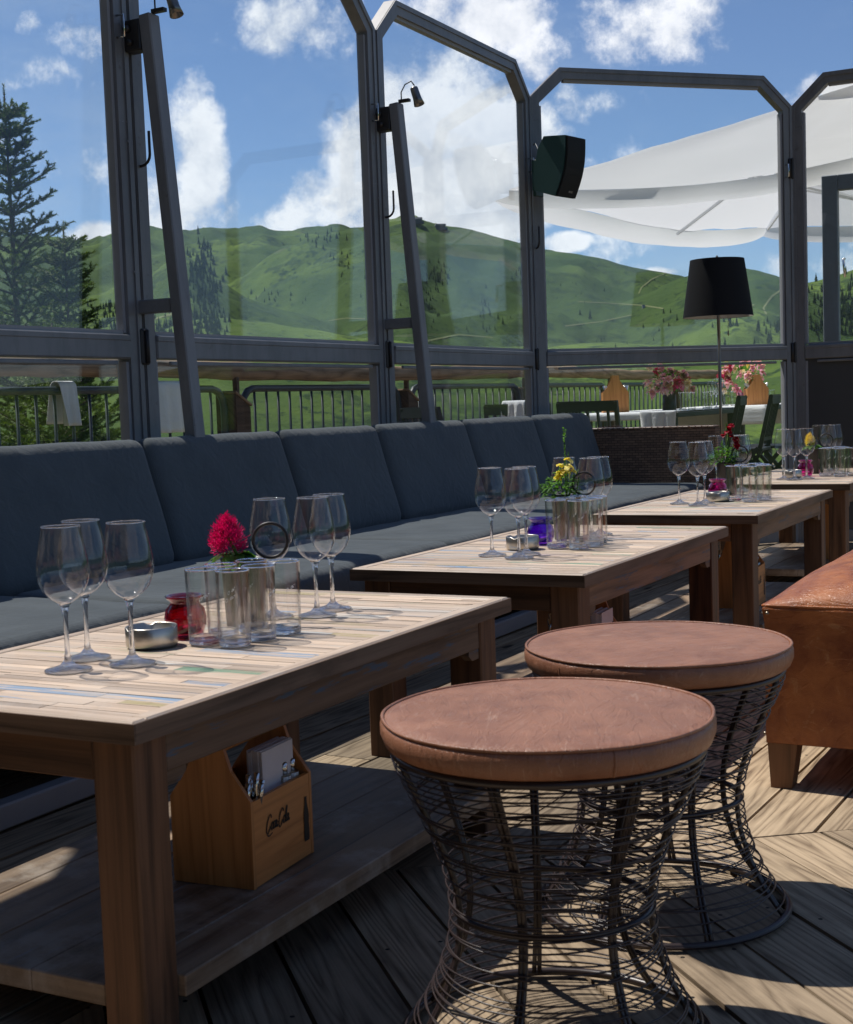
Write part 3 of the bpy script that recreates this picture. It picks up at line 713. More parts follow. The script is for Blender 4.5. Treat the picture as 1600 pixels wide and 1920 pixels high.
for i in range(1, len(zj) - 1): barrier(zj[i], zj[i + 1], labs[i])
plabs = ['wooden post at the near end of the railing', 'wooden post outside the left edge', 'post hidden low behind the left screen', 'brown post behind the left screen', 'brown wooden post with slanted light top left of the long railing section', 'brown wooden post behind the second leaning brace', 'brown wooden post behind the right end of the third screen', 'wooden post behind the left caddy on the outer table', 'wooden post behind the pink bouquet', 'wooden post farthest along the railing']
for i in range(1, len(zj) - 1):
    y = zj[i]
    e = thing('railing_post', plabs[i], 'post', (XR, y, 0), 0, 'wooden posts between the railing sections')
    b = MB(); b.prism([(-.07, 0), (.07, 0), (.07, .90), (-.07, .985)], -.07, .07, M=Matrix.Rotation(R(90), 4, 'Z') @ Matrix.Rotation(R(90), 4, 'X')); b.build('shaft', m_post, e)
    b = MB(); b.beam((0, -.078, .992), (0, .078, .912), .155, .012); b.build('cap', m_log, e)
    b = MB(); b.box((0, .035, 1.01), (.03, .03, .13), bev=.003); b.build('strut', m_post, e)
    b = MB(); b.tube([(.07, 0, .7), (.12, 0, .7)], .012, 8); b.build('bolt', m_chrome, e)
lg = MB(); rr = random.Random(4); pts = []; rs = []
for k in range(120):
    pts.append((XR + .03 * math.sin(k * .31), -2.5 + k * .165, 1.115 + .012 * math.sin(k * .17) + rr.uniform(-.003, .003))); rs.append(.052 + rr.uniform(-.004, .004))
lg.tube(pts, .05, 14, rs=rs)
tag(lg.build('log_rail', m_log), 'rough grey log rail running along above the steel railing', 'rail')
def drape(name, lab, cat, cx, cy_, ztop, wy, l1, l2, axis='y', mat=None, r=.026, seed=0):
    mb = MB(); rr = random.Random(seed); nu, prof = 14, []
    n = 10
    for k in range(n + 1): prof.append((-r, ztop - r - l1 * (1 - k / n)))
    for k in range(1, 8): a = math.pi * k / 8; prof.append((-r * math.cos(a), ztop - r + r * math.sin(a)))
    for k in range(n + 1): prof.append((r, ztop - r - l2 * k / n))
    vs = []; m = len(prof)
    for j, (u, z) in enumerate(prof):
        for i in range(nu + 1):
            v = (i / nu - .5); dp = max(0, ztop - z) / max(l1, l2); wv_ = .02 * math.sin(i * 1.3 + seed) * dp + .01 * math.sin(i * .5 + 2 * seed)*dp
            vv = v * wy * (1 - .18 * dp * math.cos(seed)); uu = u * (1 + .6 * dp) + (wv_ if u > 0 else -wv_)
            vs.append((cx + uu, cy_ + vv, z) if axis == 'y' else (cx + vv, cy_ + uu, z))
    mb.add(vs, [[j * (nu + 1) + i, j * (nu + 1) + i + 1, (j + 1) * (nu + 1) + i + 1, (j + 1) * (nu + 1) + i] for j in range(m - 1) for i in range(nu)], smooth=True)
    ob = mb.build(name, mat or m_cloth); md = ob.modifiers.new('thick', 'SOLIDIFY'); md.thickness = .003; md.offset = 0
    return tag(ob, lab, cat)
drape('hanging_cloth', 'white cloth folded over the railing in front of the spruces', 'cloth', XR, 5.22, 1.055, .12, .18, .19, seed=1)
drape('hanging_cloth', 'white cloth hung over the railing beside the left corner post', 'cloth', XR, 6.02, 1.055, .30, .24, .25, seed=3)

# ------------------------------------------------------------------ glass screens
ZR0, ZR1, ZT, ZC = 1.065, 1.145, 2.635, 2.485
def frame_bar(mb, a, b, w_=.055, d=.055, up=(0, 0, 1)): mb.beam(a, b, d, w_, up=up, bev=.004)
def screen(p0, p1, lab, solid=False, zr0=ZR0, hook=True):
    # local x runs along the panel, local -y faces the seating
    p0, p1 = Vector(p0), Vector(p1); L = (p1 - p0).length; ang = math.atan2(p1.y - p0.y, p1.x - p0.x)
    e = thing('glass_screen', lab, 'glass screen', (p0.x, p0.y, 0), ang, 'glass wind screens around the terrace')
    g = .006; x0, x1 = g + .03, L - g - .03; ch = .185
    f = MB()
    poly = [(x0, ZC), (x0 + ch - .02, ZT), (x1 - ch + .02, ZT), (x1, ZC)]
    # uprights run up to the cut corners, top rail and the two slanting corner pieces
    # mitred: outer line and inner line of the whole arch, extruded
    hw = .03; out_ = [(x0 - hw, .0), (x0 - hw, ZC + .012), (x0 + ch - .032, ZT + hw), (x1 - ch + .032, ZT + hw), (x1 + hw, ZC + .012), (x1 + hw, .0)]
    inn_ = [(x0 + hw, .0), (x0 + hw, ZC - .012), (x0 + ch - .008, ZT - hw), (x1 - ch + .008, ZT - hw), (x1 - hw, ZC - .012), (x1 - hw, .0)]
    f = MB(); D = .0275; cb = .004
    for k in range(5):
        (ax, az), (bx, bz), (cx, cz), (dx, dz) = out_[k], out_[k + 1], inn_[k + 1], inn_[k]
        for yy, fl_ in ((-D, 0), (D, 1)):
            q = [(ax, yy, az), (bx, yy, bz), (cx, yy, cz), (dx, yy, dz)]; f.add(q[::-1] if not fl_ else q, [[0, 1, 2, 3]])
        f.add([(ax, -D, az), (ax, D, az), (bx, D, bz), (bx, -D, bz)], [[3, 2, 1, 0]]); f.add([(dx, -D, dz), (dx, D, dz), (cx, D, cz), (cx, -D, cz)], [[0, 1, 2, 3]])
    # raised outer lip that gives the profile its line
    fr_ = f.build('frame', m_steel, e)
    lp = MB()
    for k in range(5):
        mx_ = lambda i, q: (out_[i][0] * q + inn_[i][0] * (1 - q), out_[i][1] * q + inn_[i][1] * (1 - q))
        (ax, az), (bx, bz), (cx, cz), (dx, dz) = mx_(k, .97), mx_(k + 1, .97), mx_(k + 1, .62), mx_(k, .62); yy = -D - .006
        lp.add([(ax, yy, az), (bx, yy, bz), (cx, yy, cz), (dx, yy, dz)], [[3, 2, 1, 0]])
        lp.add([(ax, yy, az), (ax, -D, az), (bx, -D, bz), (bx, yy, bz)], [[3, 2, 1, 0]]); lp.add([(dx, yy, dz), (dx, -D, dz), (cx, -D, cz), (cx, yy, cz)], [[0, 1, 2, 3]])
    for zz in (.3, .75, 1.35, 1.75, 2.15):
        for xx in (x0, x1): lp.box((xx + rnd.uniform(-.006, .006), -D - .0062, zz + rnd.uniform(-.03, .03)), (.007, .002, .007), bev=.0009)
    lp.build('frame_lip', m_steel, fr_)
    b = MB(); b.box((L / 2, -.003, (zr0 + ZR1) / 2), (x1 - x0 - .062, .062, ZR1 - zr0), bev=.005); b.box((L / 2, -.028, ZR1 - .012), (x1 - x0 - .064, .018, .02), bev=.003); b.box((L / 2, -.028, zr0 - .014), (x1 - x0 - .2, .012, .014), bev=.003)
    b.build('middle_rail', m_steel, e)
    b = MB(); b.box((L / 2, 0, .045), (x1 - x0 - .062, .05, .07), bev=.004); b.build('bottom_rail', m_steel, e)
    # thin glazing beads round the panes
    b = MB()
    for xx in (x0 + .038, x1 - .038):
        b.box((xx, 0, (zr0 + .08) / 2), (.014, .038, zr0 - .1)); b.box((xx, 0, (ZR1 + ZC) / 2 - .01), (.014, .030, ZC - ZR1 - .03))
    b.box((L / 2, 0, ZT - .037), (x1 - x0 - 2 * ch + .01, .030, .014)); b.box((L / 2, 0, ZR1 + .007), (x1 - x0 - .095, .030, .013))
    b.build('glazing_bead', m_base, fr_)
    b = MB(); k = .034
    b.prism([(x0 + k, ZR1), (x1 - k, ZR1), (x1 - k, ZC - .005), (x1 - ch + .01, ZT - .03), (x0 + ch - .01, ZT - .03), (x0 + k, ZC - .005)], -.003, .003, M=Matrix.Rotation(R(90), 4, 'X')); b.build('upper_pane', m_pane, e)
    b = MB(); b.box((L / 2, 0, (.08 + zr0) / 2), (x1 - x0 - .062, .03 if solid else .006, zr0 - .08)); b.build('lower_panel' if solid else 'lower_pane', m_panel if solid else m_pane, e)
    for zz in (1.105, .25) + ((2.15,) if solid else ()):
        b = MB(); b.box((0, -.034, zz), (.042, .016, .12), bev=.006); b.tube([(0, -.045, zz - .055), (0, -.045, zz + .055)], .008, 8); b.box((0, -.044, zz + .03), (.014, .006, .014)); b.box((0, -.044, zz - .03), (.014, .006, .014)); b.build('hinge', m_dark, e)
    if hook:
        b = MB(); b.tube([(.025, -.028, 1.70), (.025, -.04, 1.70)] + [(.025, -.04 - .035 * math.sin(a), 1.735 - .035 * math.cos(a)) for a in (.4, .8, 1.2, 1.57)] + [(.025, -.075, 1.81)], .005, 6); b.build('coat_hook', m_dark, e)
        b = MB(); b.tube([(x1 - .02, -.03, 2.10), (x1 - .02, -.06, 2.10), (x1 - .02, -.06, 2.17), (x1 - .02, -.03, 2.17)], .004, 6); b.build('eyelet', m_chrome, e)
    return e
PX = -3.03
ys = [.395, 2.055, 3.715, 5.375, 7.055]
screen((PX, ys[0], 0), (PX, ys[1], 0), 'glass screen off to the left nearest the viewer')
screen((PX, ys[1], 0), (PX, ys[2], 0), 'leftmost glass screen in view, spruces behind it')
screen((PX, ys[2], 0), (PX, ys[3], 0), 'wide glass screen between the two leaning braces')
screen((PX, ys[3], 0), (PX, ys[4], 0), 'glass screen with the hilltop behind it, left of the speaker')
c45 = math.cos(R(45)); P4 = (PX + 1.62 * c45, ys[4] + 1.62 * c45 + .01)
screen((PX, ys[4], 0), (P4[0], P4[1], 0), 'angled glass screen behind the lamp and rattan sofa, right of the speaker', hook=True)
screen((P4[0], P4[1], 0), (P4[0] + 1.66, P4[1], 0), 'screen at the right edge with a solid dark lower panel', solid=True, hook=False)
# another glazed frame standing behind the right-hand screen
e = thing('glass_door_frame', 'grey glazed door frame standing behind the right-hand screen', 'door frame', (-1.95, 9.35, 0), 0)
f = MB(); f.box((.05, 0, 1.13), (.10, .06, 2.26), uvax=2, bev=.005); f.box((1.15, 0, 1.13), (.10, .06, 2.26), uvax=2, bev=.005); f.box((.6, 0, 2.21), (.998, .058, .10), bev=.005); f.box((.6, 0, .06), (.998, .058, .10), bev=.005); f.build('frame', plain('pale_grey_frame', (.17, .20, .235), .4), e)
b = MB(); b.box((.6, 0, 1.135), (1.0, .006, 2.05)); b.build('pane', m_pane, e)
b = MB(); b.tube([(.14, -.03, 1.72), (.14, -.07, 1.72), (.15, -.07, 1.60)], .008, 8); b.build('handle', m_chrome, e)

# leaning braces with spot lights
def brace(y, lab, lab2):
    e = thing('leaning_brace', lab, 'brace', (PX, y, 0), 0, 'leaning steel braces against the screens')
    b = MB(); b.beam((.118, 0, 2.17), (.285, 0, 0.02), .045, .055, up=(0, 1, 0), bev=.004); b.build('tube', m_steel, e)
    b = MB(); b.box((.09, 0, 1.235), (.15, .04, .045), bev=.004); b.build('tie_bar', m_steel, e)
    b = MB(); b.box((.06, 0, 2.11), (.075, .05, .10), bev=.004); b.tube([(.05, -.026, 2.13), (.05, -.04, 2.13)], .012, 8); b.tube([(.06, -.026, 2.085), (.06, -.04, 2.085)], .010, 8); b.build('bracket', m_dark, e)
    b = MB(); b.box((.285, 0, .008), (.12, .10, .016)); b.build('foot_plate', m_steel, e)
    s = thing('spot_lamp', lab2, 'spotlight', (PX + .165, y, 2.20), 0, 'small spot lamps on the braces')
    b = MB(); M = Matrix.Translation((.05, 0, .0)) @ Matrix.Rotation(R(-18), 4, 'Y'); b.M = M @ Matrix.Scale(.78, 4); b.lathe([(0, .035), (.020, .035), (.022, .03), (.024, -.03), (.030, -.065), (.026, -.063), (0, -.02)], 20); b.build('housing', m_gun, s)
    b = MB(); b.tube([(-.02, 0, -.03), (-.02, 0, .015), (0, 0, .045), (.03, 0, .055), (.045, 0, .035)], .003, 6); b.build('cable', m_dark, s)
    b = MB(); b.box((-.005, 0, -.022), (.05, .02, .012)); b.build('mount', m_dark, s)
brace(3.715, 'leaning steel brace at the left post, reaching the top of the picture', 'small steel spot lamp on top of the left brace')
brace(5.375, 'leaning steel brace at the middle post with a peeling yellow mark', 'small steel spot lamp on top of the middle brace')
brace(2.055, 'leaning steel brace nearest the viewer at the left', 'small spot lamp on the nearest brace')

# ------------------------------------------------------------------ loudspeaker on the corner post
e = thing('loudspeaker', 'dark outdoor loudspeaker with curved grille bracketed to the corner post', 'loudspeaker', (PX + .075, ys[4] - .03, 2.075), R(-13))
def arc_prism(mb, prof, x0, x1):   # prof in (y,z), extruded in x
    n = len(prof); vs = [(x0, a, b_) for a, b_ in prof] + [(x1, a, b_) for a, b_ in prof]
    fs = [list(range(n)), [n + k for k in range(n)][::-1]] + [[k, n + k, n + (k + 1) % n, (k + 1) % n] for k in range(n)]
    mb.add(vs, fs)
Ms = Matrix.Translation((.16, -.06, .03)) @ Matrix.Rotation(R(14), 4, 'Y')
# cabinet seen from its side: a block whose grille bows outward
b = MB(); b.M = Ms
fr = [(.085 + .022 * math.cos(a / 8 * math.pi - math.pi / 2), -.155 + .31 * a / 8) for a in range(9)]
pr_ = [(-.05, .135), (-.075, .07), (-.075, -.08), (-.045, -.145)]
prof = [(x, z) for x, z in fr] + pr_
n = len(prof); hw = .085
b.add([(x, -hw, z) for x, z in prof] + [(x, hw, z) for x, z in prof], [list(range(n)), [n + k for k in range(n)][::-1]] + [[k, n + k, n + (k + 1) % n, (k + 1) % n] for k in range(n)])
b.build('cabinet', m_green, e)
b = MB(); b.M = Ms; prof = [(x + .001, z * .985) for x, z in fr] + [(x + .014, z * .985) for x, z in fr[::-1]]; n = len(prof); hw = .080
b.add([(x, -hw, z) for x, z in prof] + [(x, hw, z) for x, z in prof], [list(range(n))[::-1], [n + k for k in range(n)]] + [[k, (k + 1) % n, n + (k + 1) % n, n + k] for k in range(n)]); b.build('grille', m_grille, e)
b = MB(); b.box((.035, -.05, .0), (.08, .012, .16), bev=.003); b.box((.01, -.02, -.02), (.02, .07, .18), bev=.003); b.beam((.06, -.05, .07), (.11, -.05, .10), .012, .05); b.build('bracket', m_green, e)
b = MB(); b.tube([(.09, -.075, .09), (.09, -.055, .09)], .016, 12); b.build('knob', m_chrome, e)
b = MB(); b.tube([(.0, -.04, .16), (.02, -.05, .17), (.05, -.06, .12), (.07, -.07, .09)], .003, 6); b.build('cable', m_steel, e)
tc = bpy.data.curves.new('badge', 'FONT'); tc.body = 'BOSE'; tc.size = .016; tc.extrude = .0006; tc.shear = .3; tc.align_x = 'CENTER'
bt = bpy.data.objects.new('badge_text', tc); sc.collection.objects.link(bt); bpy.context.view_layer.update()
bme = bpy.data.meshes.new_from_object(bt.evaluated_get(bpy.context.evaluated_depsgraph_get())); bpy.data.objects.remove(bt)
bo = bpy.data.objects.new('badge', bme); bme.materials.clear(); bme.materials.append(m_chrome); sc.collection.objects.link(bo); bo.parent = e
bo.matrix_local = Ms @ Matrix.Translation((.117, -.0, -.128)) @ Matrix.Rotation(R(12), 4, 'Y') @ Matrix.Rotation(R(90), 4, 'Z') @ Matrix.Rotation(R(90), 4, 'X')

# ------------------------------------------------------------------ sofa
def cushion(name, dims, r, puff, mat, label, cat, loc, rot=(0, 0, 0), group=None, seed=0, n=14, sag=0.0):
    hx, hy, hz = [d / 2 for d in dims]; rr = random.Random(seed)
    def ticks(h): 
        k = max(3, int(n * h / max(hx, hy, hz)))
        inner = [(-1 + 2 * i / k) * (h - r) for i in range(k + 1)]; e_ = [h - r + r * math.sin(a) for a in (R(22), R(45), R(68), R(90))]
        return [-q for q in e_[::-1]] + inner + e_
    T = [ticks(hx), ticks(hy), ticks(hz)]; H = (hx, hy, hz); mb = MB(); idx = {}; vs = []; fs = []
    def vid(i, j, k):
        key = (i, j, k)
        if key not in idx:
            p = Vector((T[0][i], T[1][j], T[2][k])); q = Vector([max(-(H[a] - r), min(H[a] - r, p[a])) for a in range(3)]); d = p - q
            if d.length > 1e-9:
                d2 = d.normalized() * r; p = q + d2
            ux, uy, uz = p.x / hx, p.y / hy, p.z / hz
            w_ = [max(0, 1 - abs(u) ** 2.4) for u in (ux, uy, uz)]
            ax = dims.index(min(dims)); o_ = [a for a in range(3) if a != ax]
            nz = noise.noise(Vector((p.x * 5 + seed, p.y * 5, p.z * 5))) * .35 + 1
            p[ax] += puff * w_[o_[0]] ** .6 * w_[o_[1]] ** .6 * nz * (1 if p[ax] > 0 else -1)
            for a in o_: p[a] += puff * .35 * w_[ax] * w_[[q_ for q_ in o_ if q_ != a][0]] ** .5 * (1 if p[a] > 0 else -1) * (abs(p[a]) > H[a] * .5)
            p += Vector((noise.noise(p * 9 + Vector((seed, 0, 0))), noise.noise(p * 9 + Vector((0, seed, 5))), noise.noise(p * 9 + Vector((3, 0, seed))))) * .003
            idx[key] = len(vs); vs.append(p)
        return idx[key]
    nn = [len(q) for q in T]
    for ax in range(3):
        a1, a2 = [a for a in range(3) if a != ax]
        for side in (0, nn[ax] - 1):
            for i in range(nn[a1] - 1):
                for j in range(nn[a2] - 1):
                    q = []
                    for (u, v) in ((i, j), (i + 1, j), (i + 1, j + 1), (i, j + 1)):
                        kk = [0, 0, 0]; kk[ax] = side; kk[a1] = u; kk[a2] = v; q.append(vid(*kk))
                    flip = (side == 0) ^ (ax == 1)
                    fs.append(q[::-1] if flip else q)
    mb.add(vs, fs, smooth=True)
    o_ = mb.build(name, mat, None, loc); o_.rotation_euler = rot
    if label: tag(o_, label, cat, group)
    return o_
SY = [.35, 1.12, 1.89, 2.66, 3.43, 4.19, 4.88, 5.68, 6.46, 7.22]
bl = ['dark slate back cushion behind the viewer side', 'dark slate back cushion beyond the left edge', 'slate back cushion cut off at the left edge of the sofa', 'long slate back cushion behind the left wine glasses', 'slate back cushion behind the magenta flower', 'slate back cushion third from the right of the row end', 'slate back cushion behind the empty gap between the first two tables', 'slate back cushion left of the yellow snapdragon', 'slate back cushion at the far end, next to the rattan back']
lean = math.atan2(.115, .38)
for i in range(1, len(SY) - 1):
    y0, y1 = SY[i], SY[i + 1]
    cushion('back_cushion', (.15, y1 - y0 - .006, .415), .042, .012, m_fab, bl[i], 'cushion', (-2.72 - .085 + .012, (y0 + y1) / 2, .595), (0, -lean, 0), 'back cushions of the long sofa', seed=i)
SS = [-.2, 1.3, 2.72, 4.2, 5.66, 7.19]
sl = ['slate seat cushion behind the viewer', 'slate seat cushion at the left edge beside the nearest table', 'slate seat cushion between the nearest and second table', 'slate seat cushion beside the second table', 'slate seat cushion at the far end of the sofa beside the third table']
for i in range(1, len(SS) - 1):
    y0, y1 = SS[i], SS[i + 1]
    cushion('seat_cushion', (.70, y1 - y0 - .006, .12), .035, .006, m_fab, sl[i], 'cushion', (-2.12 - .35, (y0 + y1) / 2, .36), (0, 0, 0), 'seat cushions of the long sofa', seed=20 + i, n=20)
e = thing('sofa_base', 'grey slatted base under the long slate sofa', 'sofa base', (-2.2, 0, 0), 0)
b = MB(); b.box((-.33, 3.3, .275), (.74, 7.9, .045)); b.box((-.72, 3.3, .40), (.03, 7.9, .56)); b.build('seat_board', m_void, e)
b = MB(); b.box((0, 3.3, .035), (.045, 7.9, .055), bev=.004); b.box((0, 3.3, .225), (.045, 7.9, .05), bev=.004); b.build('front_rail', m_base, e)
y = -.5
while y < 7.3:
    b = MB(); b.box((0, y, .131), (.04, .05, .135)); b.build('support', m_base, e); y += .62
b = MB(); b.box((-.62, 3.3, .13), (.03, 7.9, .24)); b.build('rear_board', m_base, e)
# rattan corner part
e = thing('rattan_sofa', 'brown woven rattan sofa back closing the far end of the seating', 'rattan sofa', (0, 0, 0), 0)
def rbox(mb, x0, x1, y0, y1, z0, z1):
    def q(a, b_, c, d, f): mb.add([a, b_, c, d], [[0, 1, 2, 3]], [[f(a), f(b_), f(c), f(d)]])
    X = lambda p: (p[0], p[2]); Y = lambda p: (p[1], p[2]); Z = lambda p: (p[1], p[0])
    q((x0, y0, z0), (x1, y0, z0), (x1, y0, z1), (x0, y0, z1), X); q((x1, y1, z0), (x0, y1, z0), (x0, y1, z1), (x1, y1, z1), X)
    q((x1, y0, z0), (x1, y1, z0), (x1, y1, z1), (x1, y0, z1), Y); q((x0, y1, z0), (x0, y0, z0), (x0, y0, z1), (x0, y1, z1), Y)
    q((x0, y0, z1), (x1, y0, z1), (x1, y1, z1), (x0, y1, z1), Z); q((x0, y1, z0), (x1, y1, z0), (x1, y0, z0), (x0, y0, z0), Z)
b = MB(); rbox(b, -2.86, -2.075, 7.215, 7.315, .02, .705); b.build('back', m_rattan, e)
b = MB()
x = -2.86
while x < -2.08:
    b.box((x + .017, 7.265, .7125), (.030, .108 + rnd.uniform(-.004, .004), .011), rz=rnd.uniform(-.05, .05), bev=.003); x += .034
b.build('woven_edge', plain('rattan_strand', (.20, .12, .08), .45), e)
b = MB(); rbox(b, -2.16, -2.125, 5.2, 7.2, .02, .29); b.build('base', m_rattan, e)

# ------------------------------------------------------------------ tables
def table(NRx, NRy, lab, seed, W=.605, L=1.19):
    rr = random.Random(seed); Z = .48
    e = thing('coffee_table', lab, 'table', (NRx - W / 2, NRy + L / 2, 0), R(rr.uniform(-.3, .3)), 'reclaimed wood coffee tables')
    hx, hy = W / 2, L / 2
    b = MB(); bd = .028; th = .03
    dk = lambda: (rr.uniform(.15, .5), 0, 0, 1)
    b.box((0, -hy + bd / 2, Z - th / 2), (W, bd, th), col=dk(), uvax=0, bev=.003); b.box((0, hy - bd / 2, Z - th / 2), (W, bd, th), col=dk(), uvax=0, bev=.003)
    b.box((-hx + bd / 2, 0, Z - th / 2), (bd, L - 2 * bd - .0006, th), col=dk(), uvax=1, bev=.003); b.box((hx - bd / 2, 0, Z - th / 2), (bd, L - 2 * bd - .0006, th), col=dk(), uvax=1, bev=.003)
    y = -hy + bd
    while y < hy - bd - .001:
        wd_ = min(rr.choice((.016, .02, .024, .03, .036)), hy - bd - y)
        if hy - bd - (y + wd_) < .01: wd_ = hy - bd - y
        x = -hx + bd
        while x < hx - bd - .001:
            ln = min(rr.uniform(.08, .34), hx - bd - x)
            if hx - bd - (x + ln) < .05: ln = hx - bd - x
            pa = rr.choice((0, 0, .30, .36, .42, .5)); hh = rr.uniform(-.0006, .0004)
            b.box((x + ln / 2, y + wd_ / 2, Z - .007 + hh), (ln - .0008, wd_ - .0009, .012), col=(min(1, max(0, rr.gauss(.58, .2))), pa, rr.random(), 1), uvax=0)
            x += ln
        y += wd_
    b.box((0, 0, Z - th / 2 - .006), (W - 2 * bd - .001, L - 2 * bd - .001, th - .014), col=(.1, 0, 0, 1))
    tt_ = b.build('tabletop', m_top, e)
    b = MB(); q_ = .0035
    for sy in (-1, 1): b.box((0, sy * (hy + q_ / 2), Z - th / 2 - .0015), (W + 2 * q_, q_, th - .002), col=dk(), uvax=0)
    for sx in (-1, 1): b.box((sx * (hx + q_ / 2), 0, Z - th / 2 - .0015), (q_, L - .0004, th - .002), col=dk(), uvax=1)
    b.build('side_trim', m_trim, tt_)
    lw = .072; ins = .022
    for sx in (-1, 1):
        for sy in (-1, 1):
            b = MB(); b.box((sx * (hx - ins - lw / 2), sy * (hy - ins - lw / 2), (Z - th) / 2), (lw, lw, Z - th), col=(rr.uniform(.2, .7), 0, 0, 1), uvax=2, bev=.003); b.build('leg', m_leg, e)
    ah = .062; az = Z - th - ah / 2 - .0005
    for sx in (-1, 1):
        b = MB(); b.box((sx * (hx - ins - .014), 0, az), (.022, L - 2 * ins - 2 * lw - .002, ah), col=(rr.random(), 0, 0, 1), uvax=1, bev=.002)
        for sy in (-1, 1):
            y1 = sy * (hy - ins - lw - .001); xx = sx * (hx - ins - .014)
            b.prism([(y1, az - ah / 2), (y1 - sy * .045, az - ah / 2), (y1 - sy * .045, az - ah / 2 - .008), (y1 - sy * .03, az - ah / 2 - .02), (y1, az - ah / 2 - .02)], -.009, .009, M=Matrix.Translation((xx, 0, 0)) @ Matrix.Rotation(R(90), 4, 'Z') @ Matrix.Rotation(R(90), 4, 'X'), col=(.4, 0, 0, 1))
        b.build('apron', m_apron, e)
    for sy in (-1, 1):
        b = MB(); b.box((0, sy * (hy - ins - .014), az), (W - 2 * ins - 2 * lw - .002, .022, ah), col=(rr.random(), 0, 0, 1), uvax=0, bev=.002); b.build('apron', m_leg, e)
    # lower shelf, notched round the legs
    b = MB(); zt = .10; tk = .032
    x0, x1 = -hx + .02, hx - .012; y0, y1 = -hy + .028, hy - .028
    n = 6; e1 = lw + ins + .003
    b.box(((x0 + x1) / 2 - .0, 0, zt - tk / 2), (W - 2 * e1, y1 - y0, tk), col=(rr.random(), .0, .1, 1), uvax=1, bev=.002) if False else None
    cuts = [-hx + e1, -hx + e1 + (W - 2 * e1) / 3, -hx + e1 + (W - 2 * e1) * 2 / 3, hx - e1]
    for xa, xb in zip(cuts, cuts[1:]): b.box(((xa + xb) / 2, 0, zt - tk / 2 + rr.uniform(-.001, .001)), (xb - xa - .001, y1 - y0, tk), col=(rr.uniform(.2, .9), rr.choice((0, .35, .42)), rr.choice((.1, .5, .1)), 1), uvax=1, bev=.002)
    for xa, xb in ((x0, -hx + e1), (hx - e1, x1)): b.box(((xa + xb) / 2, 0, zt - tk / 2), (abs(xb - xa) - .001, L - 2 * e1, tk), col=(rr.uniform(.2, .6), .3, .1, 1), uvax=1, bev=.002)
    b.build('shelf', m_shelf, e)
    return e
TY = [1.41, 2.976, 4.563, 6.14]; TX = [-1.187, -1.168, -1.178, -1.18]
tl = ['nearest reclaimed wood coffee table, with the magenta flower', 'second coffee table from the viewer, with the yellow snapdragon', 'third coffee table, with the dark red flowers', 'farthest coffee table, with the yellow plume flower']
for i in range(4): table(TX[i], TY[i], tl[i], 40 + i, W=(.605, .618, .575, .60)[i])

# caddies
def script_strokes():
    # hand written strokes, unit height letters, (x,y) polylines
    C = [(.95, .80), (.80, 1.0), (.55, 1.02), (.25, .75), (.08, .35), (.10, .02), (.35, -.12), (.62, .05), (.80, .28)]
    o_ = [(.45, .5), (.25, .42), (.18, .18), (.32, 0), (.52, .1), (.58, .32), (.45, .5), (.40, .40)]
    c = [(.50, .42), (.36, .5), (.20, .3), (.20, .08), (.36, 0), (.55, .16)]
    a_ = [(.52, .42), (.36, .5), (.18, .28), (.22, .03), (.40, .08), (.54, .46), (.52, .12), (.62, 0), (.75, .16)]
    l_ = [(.15, .2), (.38, .62), (.46, .98), (.34, 1.02), (.22, .6), (.20, .12), (.34, 0), (.50, .16)]
    sw = [(.3, -.15), (.5, -.3), (.9, -.28), (1.3, -.2)]
    out = []; x = 0
    for g, ad in ((C, .78), (o_, .42), (c, .38), (a_, .62)): out.append([(x + px * 1, py) for px, py in g]); x += ad
    out.append([(x + .10, .30), (x + .34, .30)]); x += .30
    for g, ad in ((C, .78), (o_, .40), (l_, .34), (a_, .6)): out.append([(x + px, py) for px, py in g]); x += ad
    out.append(sw); return out
def catmull(p, n=5):
    q = [p[0]] + list(p) + [p[-1]]; out = []
    for i in range(1, len(q) - 2):
        for k in range(n):
            t_ = k / n; out.append(tuple(.5 * ((2 * q[i][d]) + (-q[i - 1][d] + q[i + 1][d]) * t_ + (2 * q[i - 1][d] - 5 * q[i][d] + 4 * q[i + 1][d] - q[i + 2][d]) * t_ ** 2 + (-q[i - 1][d] + 3 * q[i][d] - 3 * q[i + 1][d] + q[i + 2][d]) * t_ ** 3) for d in (0, 1)))
    out.append(p[-1]); return out
